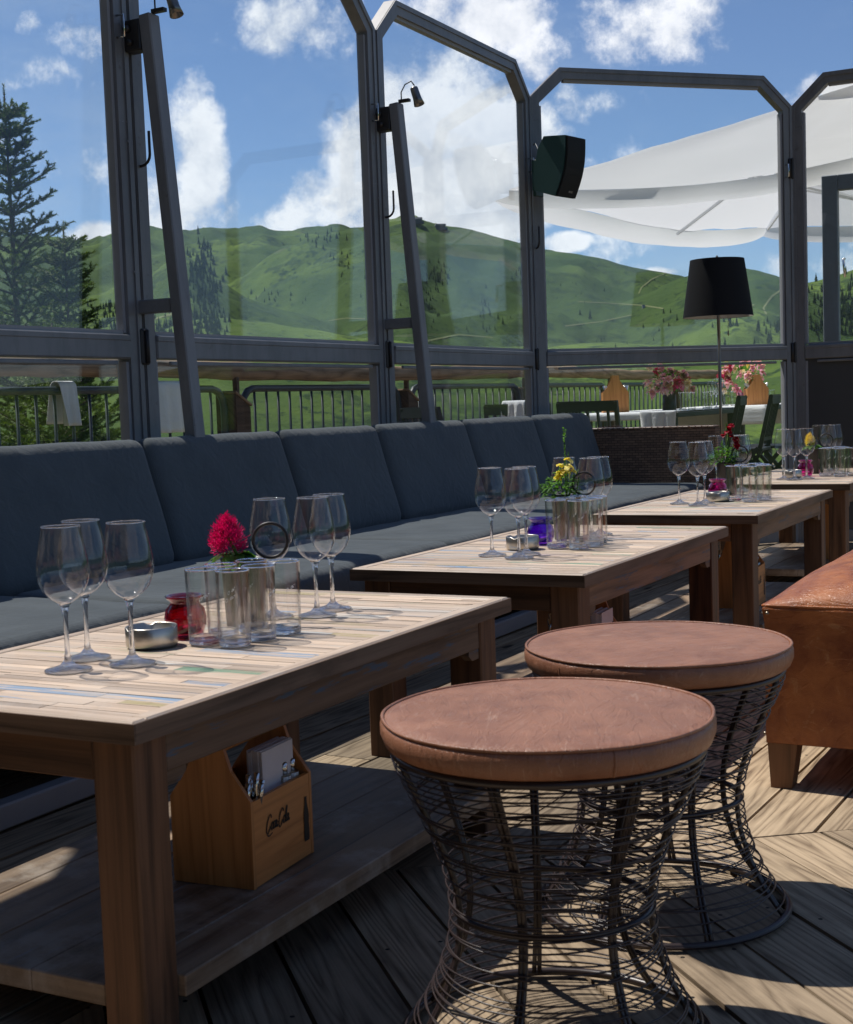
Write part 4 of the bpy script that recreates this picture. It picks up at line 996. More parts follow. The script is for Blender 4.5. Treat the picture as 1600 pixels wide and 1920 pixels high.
def caddy(loc, rz, lab, first=False):
    e = thing('cutlery_caddy', lab, 'cutlery caddy', loc, rz, 'wooden cutlery caddies')
    W, L, hs, hp, th = .155, .205, .145, .262, .008
    prof = [(-W / 2, 0), (W / 2, 0), (W / 2, hs), (W * .27, hs + .048), (.026, hp - .022), (.022, hp), (-.022, hp), (-.026, hp - .022), (-W * .27, hs + .048), (-W / 2, hs)]
    for sy in (-1, 1):
        b = MB(); b.prism(prof, -th / 2, th / 2, M=Matrix.Translation((0, sy * (L / 2 - th / 2), 0)) @ Matrix.Rotation(R(90), 4, 'X'), uvf=lambda p: (p[1], p[0] + (sy + 1) * .4)); b.build('end_panel', m_caddy, e)
    for sx in (-1, 1):
        b = MB(); b.box((sx * (W / 2 - th / 2 - .0005), 0, hs / 2), (th, L - 2 * th - .0006, hs - .002), uvax=1, col=(.6, 0, 0, 1)); sidep = b.build('side_panel', m_caddy, e)
    b = MB(); b.box((0, 0, .006), (W - 2 * th - .002, L - 2 * th - .001, .010), uvax=1); b.box((0, 0, hs / 2), (.006, L - 2 * th - .001, hs - .02), uvax=1); b.box((0, -.03, hs / 2 - .01), (W - 2 * th - .002, .005, hs - .05), uvax=0); b.build('divider', m_caddy, e)
    b = MB(); b.box((0, 0, hp - .026), (.014, L - 2 * th - .001, .044), uvax=1, col=(.5, 0, 0, 1), bev=.003); b.build('handle', m_caddy, e)
    # lettering on the long side that faces the room
    b = MB(); s_ = .0205
    for st in script_strokes():
        pts = catmull(st); xs = W / 2 + .0006
        for p_, q_ in zip(pts, pts[1:]):
            a = Vector((xs, -.058 + (p_[0] + .28 * p_[1]) * s_ * .80, .082 + p_[1] * s_ * 1.25)); c = Vector((xs, -.058 + (q_[0] + .28 * q_[1]) * s_ * .80, .082 + q_[1] * s_ * 1.25)); d = (c - a)
            if d.length < 1e-6: continue
            nrm = Vector((0, -d.z, d.y)).normalized() * (.0011 if abs(d.y) > abs(d.z) else .0017)
            b.add([a - nrm, c - nrm, c + nrm, a + nrm], [[0, 1, 2, 3]])
    b.build('script_print', m_ink, sidep); b = MB()
    bp = [(.0, 0), (.0085, 0), (.0095, .012), (.0085, .03), (.0092, .042), (.008, .052), (.0042, .066), (.0038, .078), (.0, .078)]
    y0 = .079; zb = .028
    poly = [(y0 + w_, z) for w_, z in bp[1:-1]] + [(y0 - w_, z) for w_, z in bp[1:-1]][::-1]
    xs = W / 2 + .0006; b.add([(xs, y, z + zb) for y, z in poly], [list(range(len(poly)))]); b.build('bottle_print', m_ink, sidep)
    # content
    nk = thing('napkin_stack', 'stack of pale paper napkins in the ' + lab.split(',')[0], 'napkins', Vector(loc), rz)
    b = MB(); 
    for k in range(9): b.box((.022 + k * .0036, .035 + rnd.uniform(-.002, .002), .132 + rnd.uniform(-.003, .003)), (.0032, .105, .15 + rnd.uniform(-.003, .003)))
    b.build('napkins', m_paper, nk)
    for k, (x, y) in enumerate(((.05, .055), (.05, .083))):
        s = thing('shaker', ('salt' if k == 0 else 'pepper') + ' shaker in the ' + lab.split(',')[0], 'shaker', Matrix.Translation(loc) @ Matrix.Rotation(rz, 4, 'Z') @ Vector((x, y, .085)))
        b = MB(); b.lathe([(0, 0), (.014, 0), (.014, .062), (.012, .064), (0, .064)], 16); b.build('body', m_silver, s)
        b = MB(); b.lathe([(0, .0645), (.007, .0645), (.007, .085), (0, .087)], 12); b.build('cap', m_chrome, s)
    for sx in (-1, 1):
        c = thing('cutlery', ('knives and forks' if sx < 0 else 'spoons') + ' standing in the ' + lab.split(',')[0], 'cutlery', Vector(loc), rz)
        for k in range(9):
            x = sx * .048 + rnd.uniform(-.014, .014); y = -.070 + rnd.uniform(-.012, .012); 
            b = MB(); q = Vector((x + sx * rnd.uniform(.0, .022), y + rnd.uniform(-.01, .01), (.20 if sx < 0 else .172) + rnd.uniform(-.018, .014))); p_ = Vector((x, y, .02)); m_ = p_.lerp(q, .6)
            b.tube([p_, m_, p_.lerp(q, .85), q], .003, 7, rs=[.0022, .0022, .0040, .0050]); b.build('cutlery_piece', m_chrome, c)
    return e
cl = ['wooden caddy under the nearest table, with printed script', 'wooden caddy under the second table, half hidden by a stool', 'wooden caddy under the third table, behind its leg', 'wooden caddy under the farthest table, seen past the ottoman']
for i in range(4): caddy((TX[i] - .203, TY[i] + .515, .101), R(4), cl[i])

# ------------------------------------------------------------------ tableware
tn = ['on the nearest table', 'on the second table', 'on the third table', 'on the farthest table']
def wine_proto():
    e = thing('wine_glass', 'x', 'wine glass', group='wine glasses')
    pr = [(.0055, .106), (.012, .1085), (.022, .115), (.032, .126), (.0385, .140), (.0415, .155), (.0405, .172), (.0375, .190), (.0340, .208), (.0315, .222), (.0308, .2285)]
    b = MB(); b.lathe(pr, 40); bw_ = b.build('bowl', m_bowl, e)
    b = MB(); b.lathe([(.0308, .2282), (.0314, .2290), (.0308, .2298), (.0302, .2290), (.0308, .2282)], 40); b.build('rim', m_stem, bw_)
    b = MB(); b.lathe([(0, .0012), (.036, .0006), (.0375, .0018), (.036, .0030), (.024, .0055), (.012, .0095), (.006, .016), (.0042, .028), (.0036, .055), (.0040, .085), (.0062, .100), (.0105, .108), (.004, .1075), (0, .1065)], 32); b.build('stem_and_foot', m_stem, e)
    return e
def high_proto():
    e = thing('highball_glass', 'x', 'drinking glass', group='straight drinking glasses')
    b = MB(); b.lathe([(.0272, .010), (.0292, .13)], 36); b.lathe([(.0250, .016), (.0275, .13)], 36); bw_ = b.build('wall', m_bowl, e)
    b = MB(); b.lathe([(.0275, .1295), (.0285, .1312), (.0295, .1295), (.0285, .1285), (.0275, .1295)], 36); b.build('rim', m_stem, bw_)
    b = MB(); b.lathe([(0, .0008), (.0255, .0008), (.0270, .003), (.0272, .0098), (.0250, .0150), (.018, .0120), (0, .0105)], 32); b.build('base', m_stem, e)
    b = MB(); rr = random.Random(3); R0 = .0291
    for k, st in enumerate(script_strokes()[:6]):
        pts = catmull(st, 3)
        P_ = [(R0 * math.cos(-1.5 + p_[0] * .36), R0 * math.sin(-1.5 + p_[0] * .36), .072 + p_[0] * .006 + p_[1] * .009 * (1 + .3 * math.sin(k * 2))) for p_ in pts]
        P_ = [(x * 1.004, y * 1.004, z) for x, y, z in P_]
        if k in (1, 3, 4): b.tube(P_, .00035, 4)
    b.build('etched_mark', m_white, bw_)
    return e
WP = wine_proto(); HP = high_proto()
def put(proto_, pos, lab, first, rz=0):
    if first: proto_.location = pos; proto_.rotation_euler = (0, 0, rz); proto_['label'] = lab
    else: dup(proto_, pos, rz, lab)
WN = [[(-1.531, 1.669), (-1.575, 1.765), (-1.464, 1.745), (-1.520, 2.235), (-1.445, 2.272), (-1.458, 2.352)],
      [(-1.549, 3.298), (-1.452, 3.253), (-1.468, 3.336), (-1.560, 3.840), (-1.457, 3.783), (-1.463, 3.865)],
      [(-1.580, 5.008), (-1.488, 4.937), (-1.491, 5.035), (-1.620, 5.646), (-1.516, 5.620), (-1.531, 5.705)],
      [(-1.532, 6.432), (-1.474, 6.388), (-1.436, 6.465), (-1.503, 7.053), (-1.446, 7.010), (-1.437, 7.100)]]
HN = [[(-1.466, 1.940), (-1.400, 1.938), (-1.392, 2.003), (-1.386, 2.074), (-1.474, 2.006), (-1.456, 2.074)],
      [(-1.448, 3.496), (-1.377, 3.480), (-1.363, 3.549), (-1.378, 3.621), (-1.448, 3.566), (-1.439, 3.640)],
      [(-1.418, 5.163), (-1.345, 5.113), (-1.311, 5.190), (-1.405, 5.240), (-1.335, 5.262), (-1.375, 5.330)],
      [(-1.393, 6.653), (-1.315, 6.603), (-1.269, 6.670), (-1.390, 6.730), (-1.327, 6.752), (-1.360, 6.830)]]
wl = ['leftmost wine glass', 'wine glass standing behind the leftmost pair', 'wine glass just left of the ashtray', 'wine glass behind the ring handle', 'wine glass right of the flower, front one of the pair', 'rightmost wine glass']
hl = ['leftmost straight glass beside the jar', 'straight glass at the front of the cluster', 'straight glass at the right front of the cluster', 'rightmost straight glass of the cluster', 'straight glass at the back left of the cluster', 'straight glass at the back of the cluster beside the pot']
k0 = True
for i in range(4):
    for j, (x, y) in enumerate(WN[i]): put(WP, (x, y, .4808), wl[j] + ' ' + tn[i], k0 and j == 0, rnd.random() * 6)
    for j, (x, y) in enumerate(HN[i]): put(HP, (x, y, .4808), hl[j] + ' ' + tn[i], k0 and j == 0, rnd.uniform(-.5, .9))
    k0 = False
# jars
JP = [(-1.548, 1.995), (-1.532, 3.584), (-1.515, 5.290), (-1.491, 6.690)]; JM = [m_red, m_purple, m_pinkg, m_pinkg]; JC = ['red', 'purple', 'magenta', 'pink']
for i in range(4):
    e = thing('candle_jar', 'ribbed ' + JC[i] + ' glass candle jar ' + tn[i], 'candle jar', (*JP[i], .4808), 0, 'ribbed glass candle jars')
    b = MB(); b.lathe([(0, .001), (.026, .001), (.032, .006), (.036, .02), (.037, .035), (.034, .05), (.027, .058), (.026, .064), (.033, .070), (.035, .074), (.032, .075), (.024, .064), (.024, .058), (.031, .05), (.034, .035), (.032, .015), (.024, .007), (0, .006)], 48, wob=lambda a, z: 1 + (.022 * math.cos(24 * a) if .01 < z < .055 else 0)); b.build('jar', JM[i], e)
    b = MB(); b.lathe([(0, .0075), (.019, .0075), (.019, .02), (0, .02)], 20); b.build('candle', m_white, e)
AP = [(-1.545, 1.895), (-1.534, 3.462), (-1.472, 5.135), (-1.525, 6.560)]
for i in range(4):
    e = thing('ashtray', 'round brushed steel ashtray ' + tn[i], 'ashtray', (*AP[i], .4808), rnd.random(), 'steel ashtrays')
    b = MB(); b.lathe([(0, .0), (.042, .0), (.0445, .004), (.045, .034), (.0435, .0355), (.042, .034), (.0415, .006), (0, .005)], 40); ob = b.build('bowl', m_silver, e)
    for v in ob.data.vertices:
        a = math.atan2(v.co.y, v.co.x)
        if v.co.z > .03 and abs(math.sin(1.5 * a)) < .16: v.co.z -= .004
# pots, ring handles and flowers
PP = [(-1.512, 2.130), (-1.508, 3.720), (-1.535, 5.500), (-1.488, 6.900)]
def leaf(mb, p, d, L, w_, droop=.4, col=.5, up=(0, 0, 1)):
    p = Vector(p); d = Vector(d).normalized(); side = d.cross(Vector(up))
    side = side.normalized() if side.length > 1e-4 else Vector((1, 0, 0)); nz = side.cross(d).normalized()
    vs = []; n = 5
    for k in range(n + 1):
        t_ = k / n; c = p + d * (L * t_) - Vector((0, 0, 1)) * (droop * L * t_ * t_); ww = w_ * math.sin(math.pi * min(1, t_ * .93 + .05)) ** .8
        vs += [c - side * ww + nz * ww * .3, c, c + side * ww + nz * ww * .3]
    fs = []
    for k in range(n):
        a = k * 3; fs += [[a, a + 1, a + 4, a + 3], [a + 1, a + 2, a + 5, a + 4]]
    mb.add(vs, fs, smooth=True, col=(min(1, max(0, col)), 0, 0, 1))
def rdir(rr, zmin=-1):
    while True:
        v = Vector((rr.uniform(-1, 1), rr.uniform(-1, 1), rr.uniform(zmin, 1)))
        if .1 < v.length < 1: return v.normalized()
fl = ['magenta plume flower', 'yellow snapdragon', 'dark red snapdragon', 'yellow plume flower']
for i in range(4):
    rr = random.Random(60 + i); x, y = PP[i]; z = .4808
    e = thing('flower_pot', 'black metal pot with a large ring handle ' + tn[i], 'flower pot', (x, y, z), 0, 'black flower pots with ring handles')
    b = MB(); b.lathe([(0, .0), (.034, .0), (.036, .002), (.042, .124), (.043, .126), (.041, .126), (.039, .115), (0, .11)], 32); b.build('pot', m_pot, e)
    b = MB(); rv = Vector((Rv.x, Rv.y, 0)).normalized(); rc = rv * (.020 + .032)
    b.tube([rc + rv * (.032 * math.cos(a)) + Vector((0, 0, .158 + .032 * math.sin(a))) for a in [2 * math.pi * k / 32 for k in range(32)]], .0032, 8, closed=True); b.build('ring_handle', m_dark, e)
    f = thing('flower', fl[i] + ' with green leaves in the pot ' + tn[i], 'flower', (x, y, z + .11), 0)
    g = MB(); b = MB(); off = rv * -.028
    if i in (0, 3):
        for k in range(16):
            a = rr.random() * 6.28; leaf(g, (off.x * .5, off.y * .5, .022), (math.cos(a), math.sin(a), rr.uniform(.0, .35)), rr.uniform(.04, .066), rr.uniform(.011, .019), .5, rr.random())
        g.tube([(0, 0, 0), (off.x, off.y, .06)], .003, 6)
        H = .070 if i == 0 else .055; Rm = .031 if i == 0 else .022
        lobes = []
        for k in range(120 if i == 0 else 60):
            t_ = rr.random() ** .8; a = rr.random() * 6.28; r_ = Rm * math.sin(math.pi * min(1, .26 + t_ * .70)) ** .8 * (1 - .2 * t_) * rr.uniform(.25, 1.0) ** .5
            lobes.append((Vector((off.x + r_ * math.cos(a), off.y + r_ * math.sin(a), .026 + H * t_ * .93)), rr.uniform(.006, .011) * (1.25 - .5 * t_), Vector((math.cos(a), math.sin(a), 1.0 + 1.6 * t_)).normalized()))
        lobes.append((Vector((off.x, off.y, .026 + H)), .006, Vector((0, 0, 1))))
        for (c, lr, dl) in lobes:
            tone_ = rr.random()
            for k in range(44):
                v = rdir(rr); p = c + v * lr * rr.uniform(.3, 1) + dl * lr * rr.uniform(0, 1.0) * max(0, v.dot(dl)); d = (v + dl * 1.1 + rdir(rr) * .5).normalized()
                s_ = d.orthogonal().normalized() * rr.uniform(.0006, .0013); b.add([p - s_, p + s_, p + d * rr.uniform(.003, .0065)], [[0, 1, 2]], col=(min(1, max(0, tone_ * .6 + rr.random() * .5)), 0, 0, 1))
        g.build('leaves', m_leaf, f); b.build('bloom', m_magenta if i == 0 else m_yellow, f)
    else:
        spikes = [(off * 0 + Vector((0, 0, 0)), .15, True)] + [(rv * -.04 + Vector((0, 0, 0)), .05, False), (rv * -.06, .035, False), (rv * .02, .07, False), (rv * -.02 + Vector((0, .02, 0)), .08, False), (rv * .03, .05, False)]
        for k in range(230):
            v = rdir(rr, -.25); p = Vector((v.x * .045, v.y * .045, .015 + abs(v.z) * .05 + rr.uniform(-.01, .02))) + rv * (-.012)
            leaf(g, p, (v.x, v.y, rr.uniform(.0, .9)), rr.uniform(.012, .024), rr.uniform(.003, .006), .4, rr.random())
        for (o_, h_, main) in spikes:
            top = o_ * 1.3 + Vector((0, 0, .02 + h_)); g.tube([(0, 0, 0), o_ + Vector((0, 0, h_ * .5)), top], .0014, 5)
            for k in range(int(h_ / .0022)):
                t_ = rr.random(); p = (o_ + Vector((0, 0, h_ * .5))).lerp(top, t_); leaf(g, p, rdir(rr, .1), .006, .0022, 0, .6 + rr.random() * .4)
            if main and i == 1:
                for k in range(26): p = top + Vector((rr.uniform(-.003, .003), rr.uniform(-.003, .003), -.002 + k * .0016)); leaf(g, p, rdir(rr, .2), .006, .003, 0, .9)
        if i == 1: cent = [(rv * 0 + Vector((0, 0, .10)), m_lemon)] ; pts = [(0, .085), (.012, .10), (-.012, .102), (.002, .118), (-.016, .082), (.014, .084), (-.02, .07)]
        else: pts = [(0.01, .155), (.002, .14), (.016, .138), (.008, .122), (-.004, .125), (.012, .165), (.036, .10), (.044, .088), (.032, .085), (.042, .11)]
        for (u, zz) in pts:
            c = rv * u + Vector((rr.uniform(-.008, .008), rr.uniform(-.008, .008), zz))
            for k in range(9):
                leaf(b, c, rdir(rr, -.4), rr.uniform(.012, .019), rr.uniform(.007, .011), .5, rr.random())
        g.tube([(0, 0, 0), rv * .01 + Vector((0, 0, .14))], .0016, 5); g.tube([(0, 0, 0), rv * .038 + Vector((0, 0, .09))], .0014, 5)
        g.build('leaves', m_leaf, f); b.build('bloom', m_lemon if i == 1 else m_crimson, f)

# ------------------------------------------------------------------ stools
def stool(loc, lab, rz, seed):
    rr = random.Random(seed); e = thing('wire_stool', lab, 'stool', loc, rz, 'round wire stools with leather seats')
    b = MB(); RT = .2245; ZS = .458
    wob = lambda a, z: 1 + .004 * math.sin(5 * a + seed) + .003 * math.sin(9 * a)
    b.lathe([(0, ZS + .009)] + [(RT * k / 8, ZS + .009 * (1 - (k / 8) ** 2.2)) for k in range(1, 8)] + [(RT - .006, ZS + .001), (RT - .001, ZS - .002), (RT + .002, ZS - .008), (RT + .002, ZS - .020), (RT - .003, ZS - .033), (RT - .009, ZS - .037), (0, ZS - .037)], 96, wob=wob); st_ = b.build('seat', m_stool, e)
    b = MB(); b.tube([((RT - .0015) * wob(a, 0) * math.cos(a), (RT - .0015) * wob(a, 0) * math.sin(a), ZS + .0005) for a in [2 * math.pi * k / 96 for k in range(96)]], .0026, 6, closed=True)
    for a in (R(205), R(25)): b.tube([((RT + q) * math.cos(a), (RT + q) * math.sin(a), z) for q, z in ((-.002, ZS), (.0025, ZS - .010), (.0025, ZS - .022), (-.003, ZS - .035))], .0018, 5)
    b.build('piping', m_stool, st_)
    prof = [(.418, .214), (.395, .207), (.34, .183), (.29, .160), (.24, .144), (.195, .138), (.15, .142), (.10, .158), (.055, .181), (.02, .206), (.006, .217)]
    def rad(z):
        for (z1, r1), (z2, r2) in zip(prof, prof[1:]):
            if z >= z2: k = (z1 - z) / (z1 - z2); return r1 + (r2 - r1) * k
        return prof[-1][1]
    def ring(z, r, th, seg=72): return [(r * math.cos(a), r * math.sin(a), z) for a in [2 * math.pi * k / seg for k in range(seg)]]
    for z, th in ((.414, .0055), (.195, .0048), (.008, .0062)):
        b = MB(); b.tube(ring(z, rad(z) - .004, th), th, 8, closed=True); b.build('hoop', m_wire, e)
    for k in range(7):
        a = 2 * math.pi * k / 7 + .2
        b = MB()
        for da in (-.02, .02): b.tube([((rad(z) - .006) * math.cos(a + da + .03 * math.sin(z * 9)), (rad(z) - .006) * math.sin(a + da + .03 * math.sin(z * 9)), z) for z in [.006 + (.408 * j / 18) for j in range(19)]], .0038, 6)
        b.build('rod', m_wire, e)
    b = MB()   # hand wound thin wires
    N = 42
    for j in range(N):
        f = (j + .5) / N; zc = .012 + .398 * f
        am = rr.uniform(.002, .012); ph = rr.random() * 6.28; a2 = rr.uniform(0, .003)
        if zc > .36: am *= .45
        pts = []
        for k in range(60):
            a = 2 * math.pi * k / 60; z = max(.008, min(.415, zc + am * math.sin(a + ph) + a2 * math.sin(3 * a + ph * 2))); r_ = rad(z) + .002
            pts.append((r_ * math.cos(a), r_ * math.sin(a), z))
        b.tube(pts, .00135, 5, closed=True)
    b.build('wire_winding', m_wire, e)
stool((-.735, 1.722, .002), 'nearest round stool with worn brown leather seat on a wire base', 1.9, 1)
stool((-.762, 2.272, .002), 'round wire stool with leather seat standing behind the nearest one', .7, 2)

# ------------------------------------------------------------------ leather bench
e = thing('leather_ottoman', 'cognac leather ottoman bench on brown tapered feet at the right edge', 'ottoman', (-.776, 3.055, 0), 0)
OW, OL, z0, z1 = .46, 1.25, .103, .413
b = MB(); n = 24; m_ = 40; vs = []; fs = []
def dome(u, v): return .074 * (max(0, 1 - abs(2 * u - 1) ** 2.6) ** .75) * (max(0, 1 - abs(2 * v - 1) ** 5) ** .55)
for j in range(m_ + 1):
    for i in range(n + 1):
        u, v = .5 - .5 * math.cos(math.pi * i / n), .5 - .5 * math.cos(math.pi * j / m_); vs.append((u * OW, v * OL, z1 + dome(u, v) + .004 * noise.noise(Vector((u * 5, v * 9, 1)))))
fs = [[j * (n + 1) + i, j * (n + 1) + i + 1, (j + 1) * (n + 1) + i + 1, (j + 1) * (n + 1) + i] for j in range(m_) for i in range(n)]
b.add(vs, fs, smooth=True); b.build('cushion_top', m_bench, e)
b = MB()
per = [(u / 20 * OW, 0) for u in range(20)] + [(OW, v / 30 * OL) for v in range(30)] + [(OW - u / 20 * OW, OL) for u in range(20)] + [(0, OL - v / 30 * OL) for v in range(30)]
zs = [z1, z1 - .01, z1 - .04, .30, .2, .13, z0]; vs = []
for zi, z in enumerate(zs):
    for (x, y) in per:
        q = (.004 if zi == 1 else 0) + (.003 * noise.noise(Vector((x * 9, y * 9, z * 9)))); cx, cy_ = x - OW / 2, y - OL / 2; vs.append((x + q * (1 if cx > 0 else -1), y + q * (1 if cy_ > 0 else -1), z))
np_ = len(per); fs = [[j * np_ + (i + 1) % np_, j * np_ + i, (j + 1) * np_ + i, (j + 1) * np_ + (i + 1) % np_] for j in range(len(zs) - 1) for i in range(np_)]
b.add(vs, [f[::-1] for f in fs], smooth=False); b.add([(0, 0, z0), (OW, 0, z0), (OW, OL, z0), (0, OL, z0)], [[3, 2, 1, 0]]); bd_ = b.build('body', m_bench, e)
b = MB(); b.tube([(x + (.003 if x > OW / 2 else -.003) * (y in (0,) or 1), y, z1 - .002) for x, y in per], .0035, 6, closed=True); b.tube([(x, y, z1 - .012) for x, y in per], .0022, 6, closed=True); b.build('piping', m_bench, e)
for (sx, sy) in ((0, 0), (1, 0), (0, 1), (1, 1)):
    cx, cy_ = (.035 if sx == 0 else OW - .035), (.035 if sy == 0 else OL - .035)
    b = MB(); vs = [(cx - .028 + .0, cy_ - .028, 0), (cx + .018, cy_ - .028, 0), (cx + .018, cy_ + .022, 0), (cx - .028, cy_ + .022, 0), (cx - .033, cy_ - .033, z0 + .004), (cx + .033, cy_ - .033, z0 + .004), (cx + .033, cy_ + .033, z0 + .004), (cx - .033, cy_ + .033, z0 + .004)]
    b.add(vs, [[3, 2, 1, 0], [0, 1, 5, 4], [1, 2, 6, 5], [2, 3, 7, 6], [3, 0, 4, 7]], [[(vs[k][2], vs[k][0] + vs[k][1]) for k in f] for f in [[3, 2, 1, 0], [0, 1, 5, 4], [1, 2, 6, 5], [2, 3, 7, 6], [3, 0, 4, 7]]]); b.build('foot', m_cfoot, e)
for k, (x, y, z) in enumerate(((.008, -.004, z1 - .018), (-.004, .008, z1 - .02), (-.004, .006, z0 + .02), (.006, -.004, z1 - .06))):
    b = MB(); b.lathe([(0, .004), (.003, .003), (.0045, 0), (.0045, -.002), (0, -.002)], 12, c=(x, y, z)); b.build('stud', m_brass, bd_)

# ------------------------------------------------------------------ floor lamp
e = thing('floor_lamp', 'floor lamp with black tapered shade behind the rattan sofa', 'floor lamp', (-2.128, 7.50, 0), 0)
b = MB(); b.lathe([(.188, 1.297), (.144, 1.605)], 48); ls_ = b.build('lamp_shade', m_shade, e)
b = MB(); b.lathe([(.1865, 1.298), (.1425, 1.604)], 48); b.build('shade_lining', m_inshade, ls_)
b = MB(); b.tube([(.01, 0, .02), (.0, 0, 1.55)], .009, 10); b.build('pole', m_brass, e)
b = MB(); b.lathe([(0, 0), (.14, 0), (.14, .012), (.02, .02), (0, .02)], 32); b.build('foot', m_dark, e)
b = MB()
for k in range(3): a = k * 2.094; b.tube([(0, 0, 1.59), (.143 * math.cos(a), .143 * math.sin(a), 1.60)], .002, 5)
b.lathe([(0, 1.63), (.008, 1.62), (.008, 1.58), (0, 1.57)], 10); b.build('spider', m_brass, e)
b = MB(); b.tube([(.06, -.02, 1.40), (.06, -.02, 1.22)], .0012, 5); b.lathe([(0, 1.19), (.005, 1.2), (.004, 1.22), (0, 1.222)], 8, c=(.06, -.02, 0)); b.build('pull_cord', m_brass, e)

# ------------------------------------------------------------------ parasol
def world(px, lat_off, d): return CAM + Fv * d + Rv * lat_off
def at(px, py, d): v = (Fv * FPX + Rv * (px - 800) - Uv * (py - 960)) / FPX; return CAM + v * d
ze = 2.52
Lc = at(955, 372, 10.9); Fc = at(1437, 430, 13.9); 
Lc = Vector((Lc.x, Lc.y, ze)); Fc = Vector((Fc.x, Fc.y, ze)); dv = Fc - Lc; Nd = Vector((dv.y, -dv.x, 0)); Nc = Lc + Nd; Gc = Fc + Nd
cen = (Lc + Gc) / 2; apex = Vector((cen.x, cen.y, ze + .78))
e = thing('parasol', 'large square white canvas parasol beyond the glass screens', 'parasol', (cen.x, cen.y, 0), 0)
cs = [Lc - Vector((cen.x, cen.y, 0)), Fc - Vector((cen.x, cen.y, 0)), Gc - Vector((cen.x, cen.y, 0)), Nc - Vector((cen.x, cen.y, 0))]; ap = apex - Vector((cen.x, cen.y, 0))
b = MB(); n = 18
for k in range(4):
    A, B = cs[k], cs[(k + 1) % 4]; vs = []; idx = {}
    for j in range(n + 1):
        for i in range(n + 1):
            u = i / n; s_ = j / n; p = A.lerp(B, u); q = ap.lerp(p, s_)
            sag = .16 * math.sin(math.pi * u) * s_ ** 1.5 + .09 * math.sin(math.pi * s_) * math.sin(math.pi * u) ** .5
            inn = (ap - q); inn.z = 0
            q = q + inn * (.07 * math.sin(math.pi * u) * s_ ** 2) - Vector((0, 0, sag)); q.z += .03 * noise.noise(q * 1.4) + .012 * noise.noise(q * 5)
            vs.append(q)
    b.add(vs, [[j * (n + 1) + i, (j + 1) * (n + 1) + i, (j + 1) * (n + 1) + i + 1, j * (n + 1) + i + 1] for j in range(n) for i in range(n)], smooth=True)
ob = b.build('canopy', None, e)
b = MB()
for k in range(4):
    A, B = cs[k], cs[(k + 1) % 4]; vs = []
    for i in range(n * 2 + 1):
        u = i / n / 2; p = A.lerp(B, u); inn = (ap - p); inn.z = 0; p = p + inn * (.07 * math.sin(math.pi * u)) - Vector((0, 0, .16 * math.sin(math.pi * u)))
        out = -inn.normalized(); wv_ = math.sin(u * 19 + k) * .02 * (1 if 0 < u < 1 else 0)
        hh = .155 - .07 * abs(2 * u - 1) ** 8
        vs += [p, p + Vector((0, 0, -hh * .5)) + out * wv_ * .5, p + Vector((0, 0, -hh * .92)) + out * (.11 + wv_ + .012 * math.sin(u * 47))]
    b.add(vs, [[i * 3 + j, i * 3 + 3 + j, i * 3 + 4 + j, i * 3 + 1 + j] for i in range(2 * n) for j in (0, 1)], smooth=True)
va = b.build('valance', None, e)
m_can, t, o = newmat('parasol_canvas')
nn_ = t.noise(t.N('ShaderNodeTexCoord').outputs['Object'], 2.0, 5, .6)
d_ = t.N('ShaderNodeBsdfDiffuse', {'Color': t.mix(nn_, (.82, .82, .82), (.88, .88, .88))}); tl_ = t.N('ShaderNodeBsdfTranslucent', {'Color': (.80, .80, .82, 1)}); mx = t.N('ShaderNodeMixShader', {0: .48}); t.l.new(d_.outputs[0], mx.inputs[1]); t.l.new(tl_.outputs[0], mx.inputs[2]); t.l.new(mx.outputs[0], o.inputs[0])
ob.data.materials.append(m_can); va.data.materials.append(m_can)
b = MB(); top_ = ap + Vector((0, 0, .04)); r_ = .30
cap = [ap.lerp(c, .17) + Vector((0, 0, .10)) for c in cs]
for k in range(4):
    A, B = cap[k], cap[(k + 1) % 4]; vs = []
    for j in range(7):
        for i in range(7): u, s_ = i / 6, j / 6; q = (top_ + Vector((0, 0, .10))).lerp(A.lerp(B, u), s_) - Vector((0, 0, .05 * math.sin(math.pi * u) * s_)); vs.append(q)
    b.add(vs, [[j * 7 + i, (j + 1) * 7 + i, (j + 1) * 7 + i + 1, j * 7 + i + 1] for j in range(6) for i in range(6)], smooth=True)
b.build('vent_cap', m_can, e)
m_alu = plain('pale_aluminium', (.72, .73, .74), .35, .3)
b = MB(); b.tube([(0, 0, 0), (0, 0, ap.z - .05)], .038, 14); b.build('pole', m_alu, e)
b = MB(); b.box((0, 0, .04), (.9, .9, .08), bev=.01); b.build('base', m_void, e)
for k in range(8):
    c = cs[k // 2] if k % 2 == 0 else (cs[k // 2] + cs[(k // 2 + 1) % 4]) / 2 - Vector((0, 0, .2)) + ((ap - (cs[k // 2] + cs[(k // 2 + 1) % 4]) / 2) * Vector((1, 1, 0)) if False else Vector((0, 0, 0)))
    c = Vector(c); 
    if k % 2: c = c * .9; c.z = ze - .2
    d = Vector((0, 0, -.05)); b = MB(); b.beam(ap + d, c * Vector((.98, .98, 1)) + d if False else Vector((c.x * .98, c.y * .98, c.z - .03)), .016, .022); b.build('rib', m_alu, e)
    mid = ap.lerp(c, .58) + Vector((0, 0, -.07)); b = MB(); b.beam(Vector((0, 0, ze - .18)), mid, .012, .016); b.build('strut', m_alu, e)

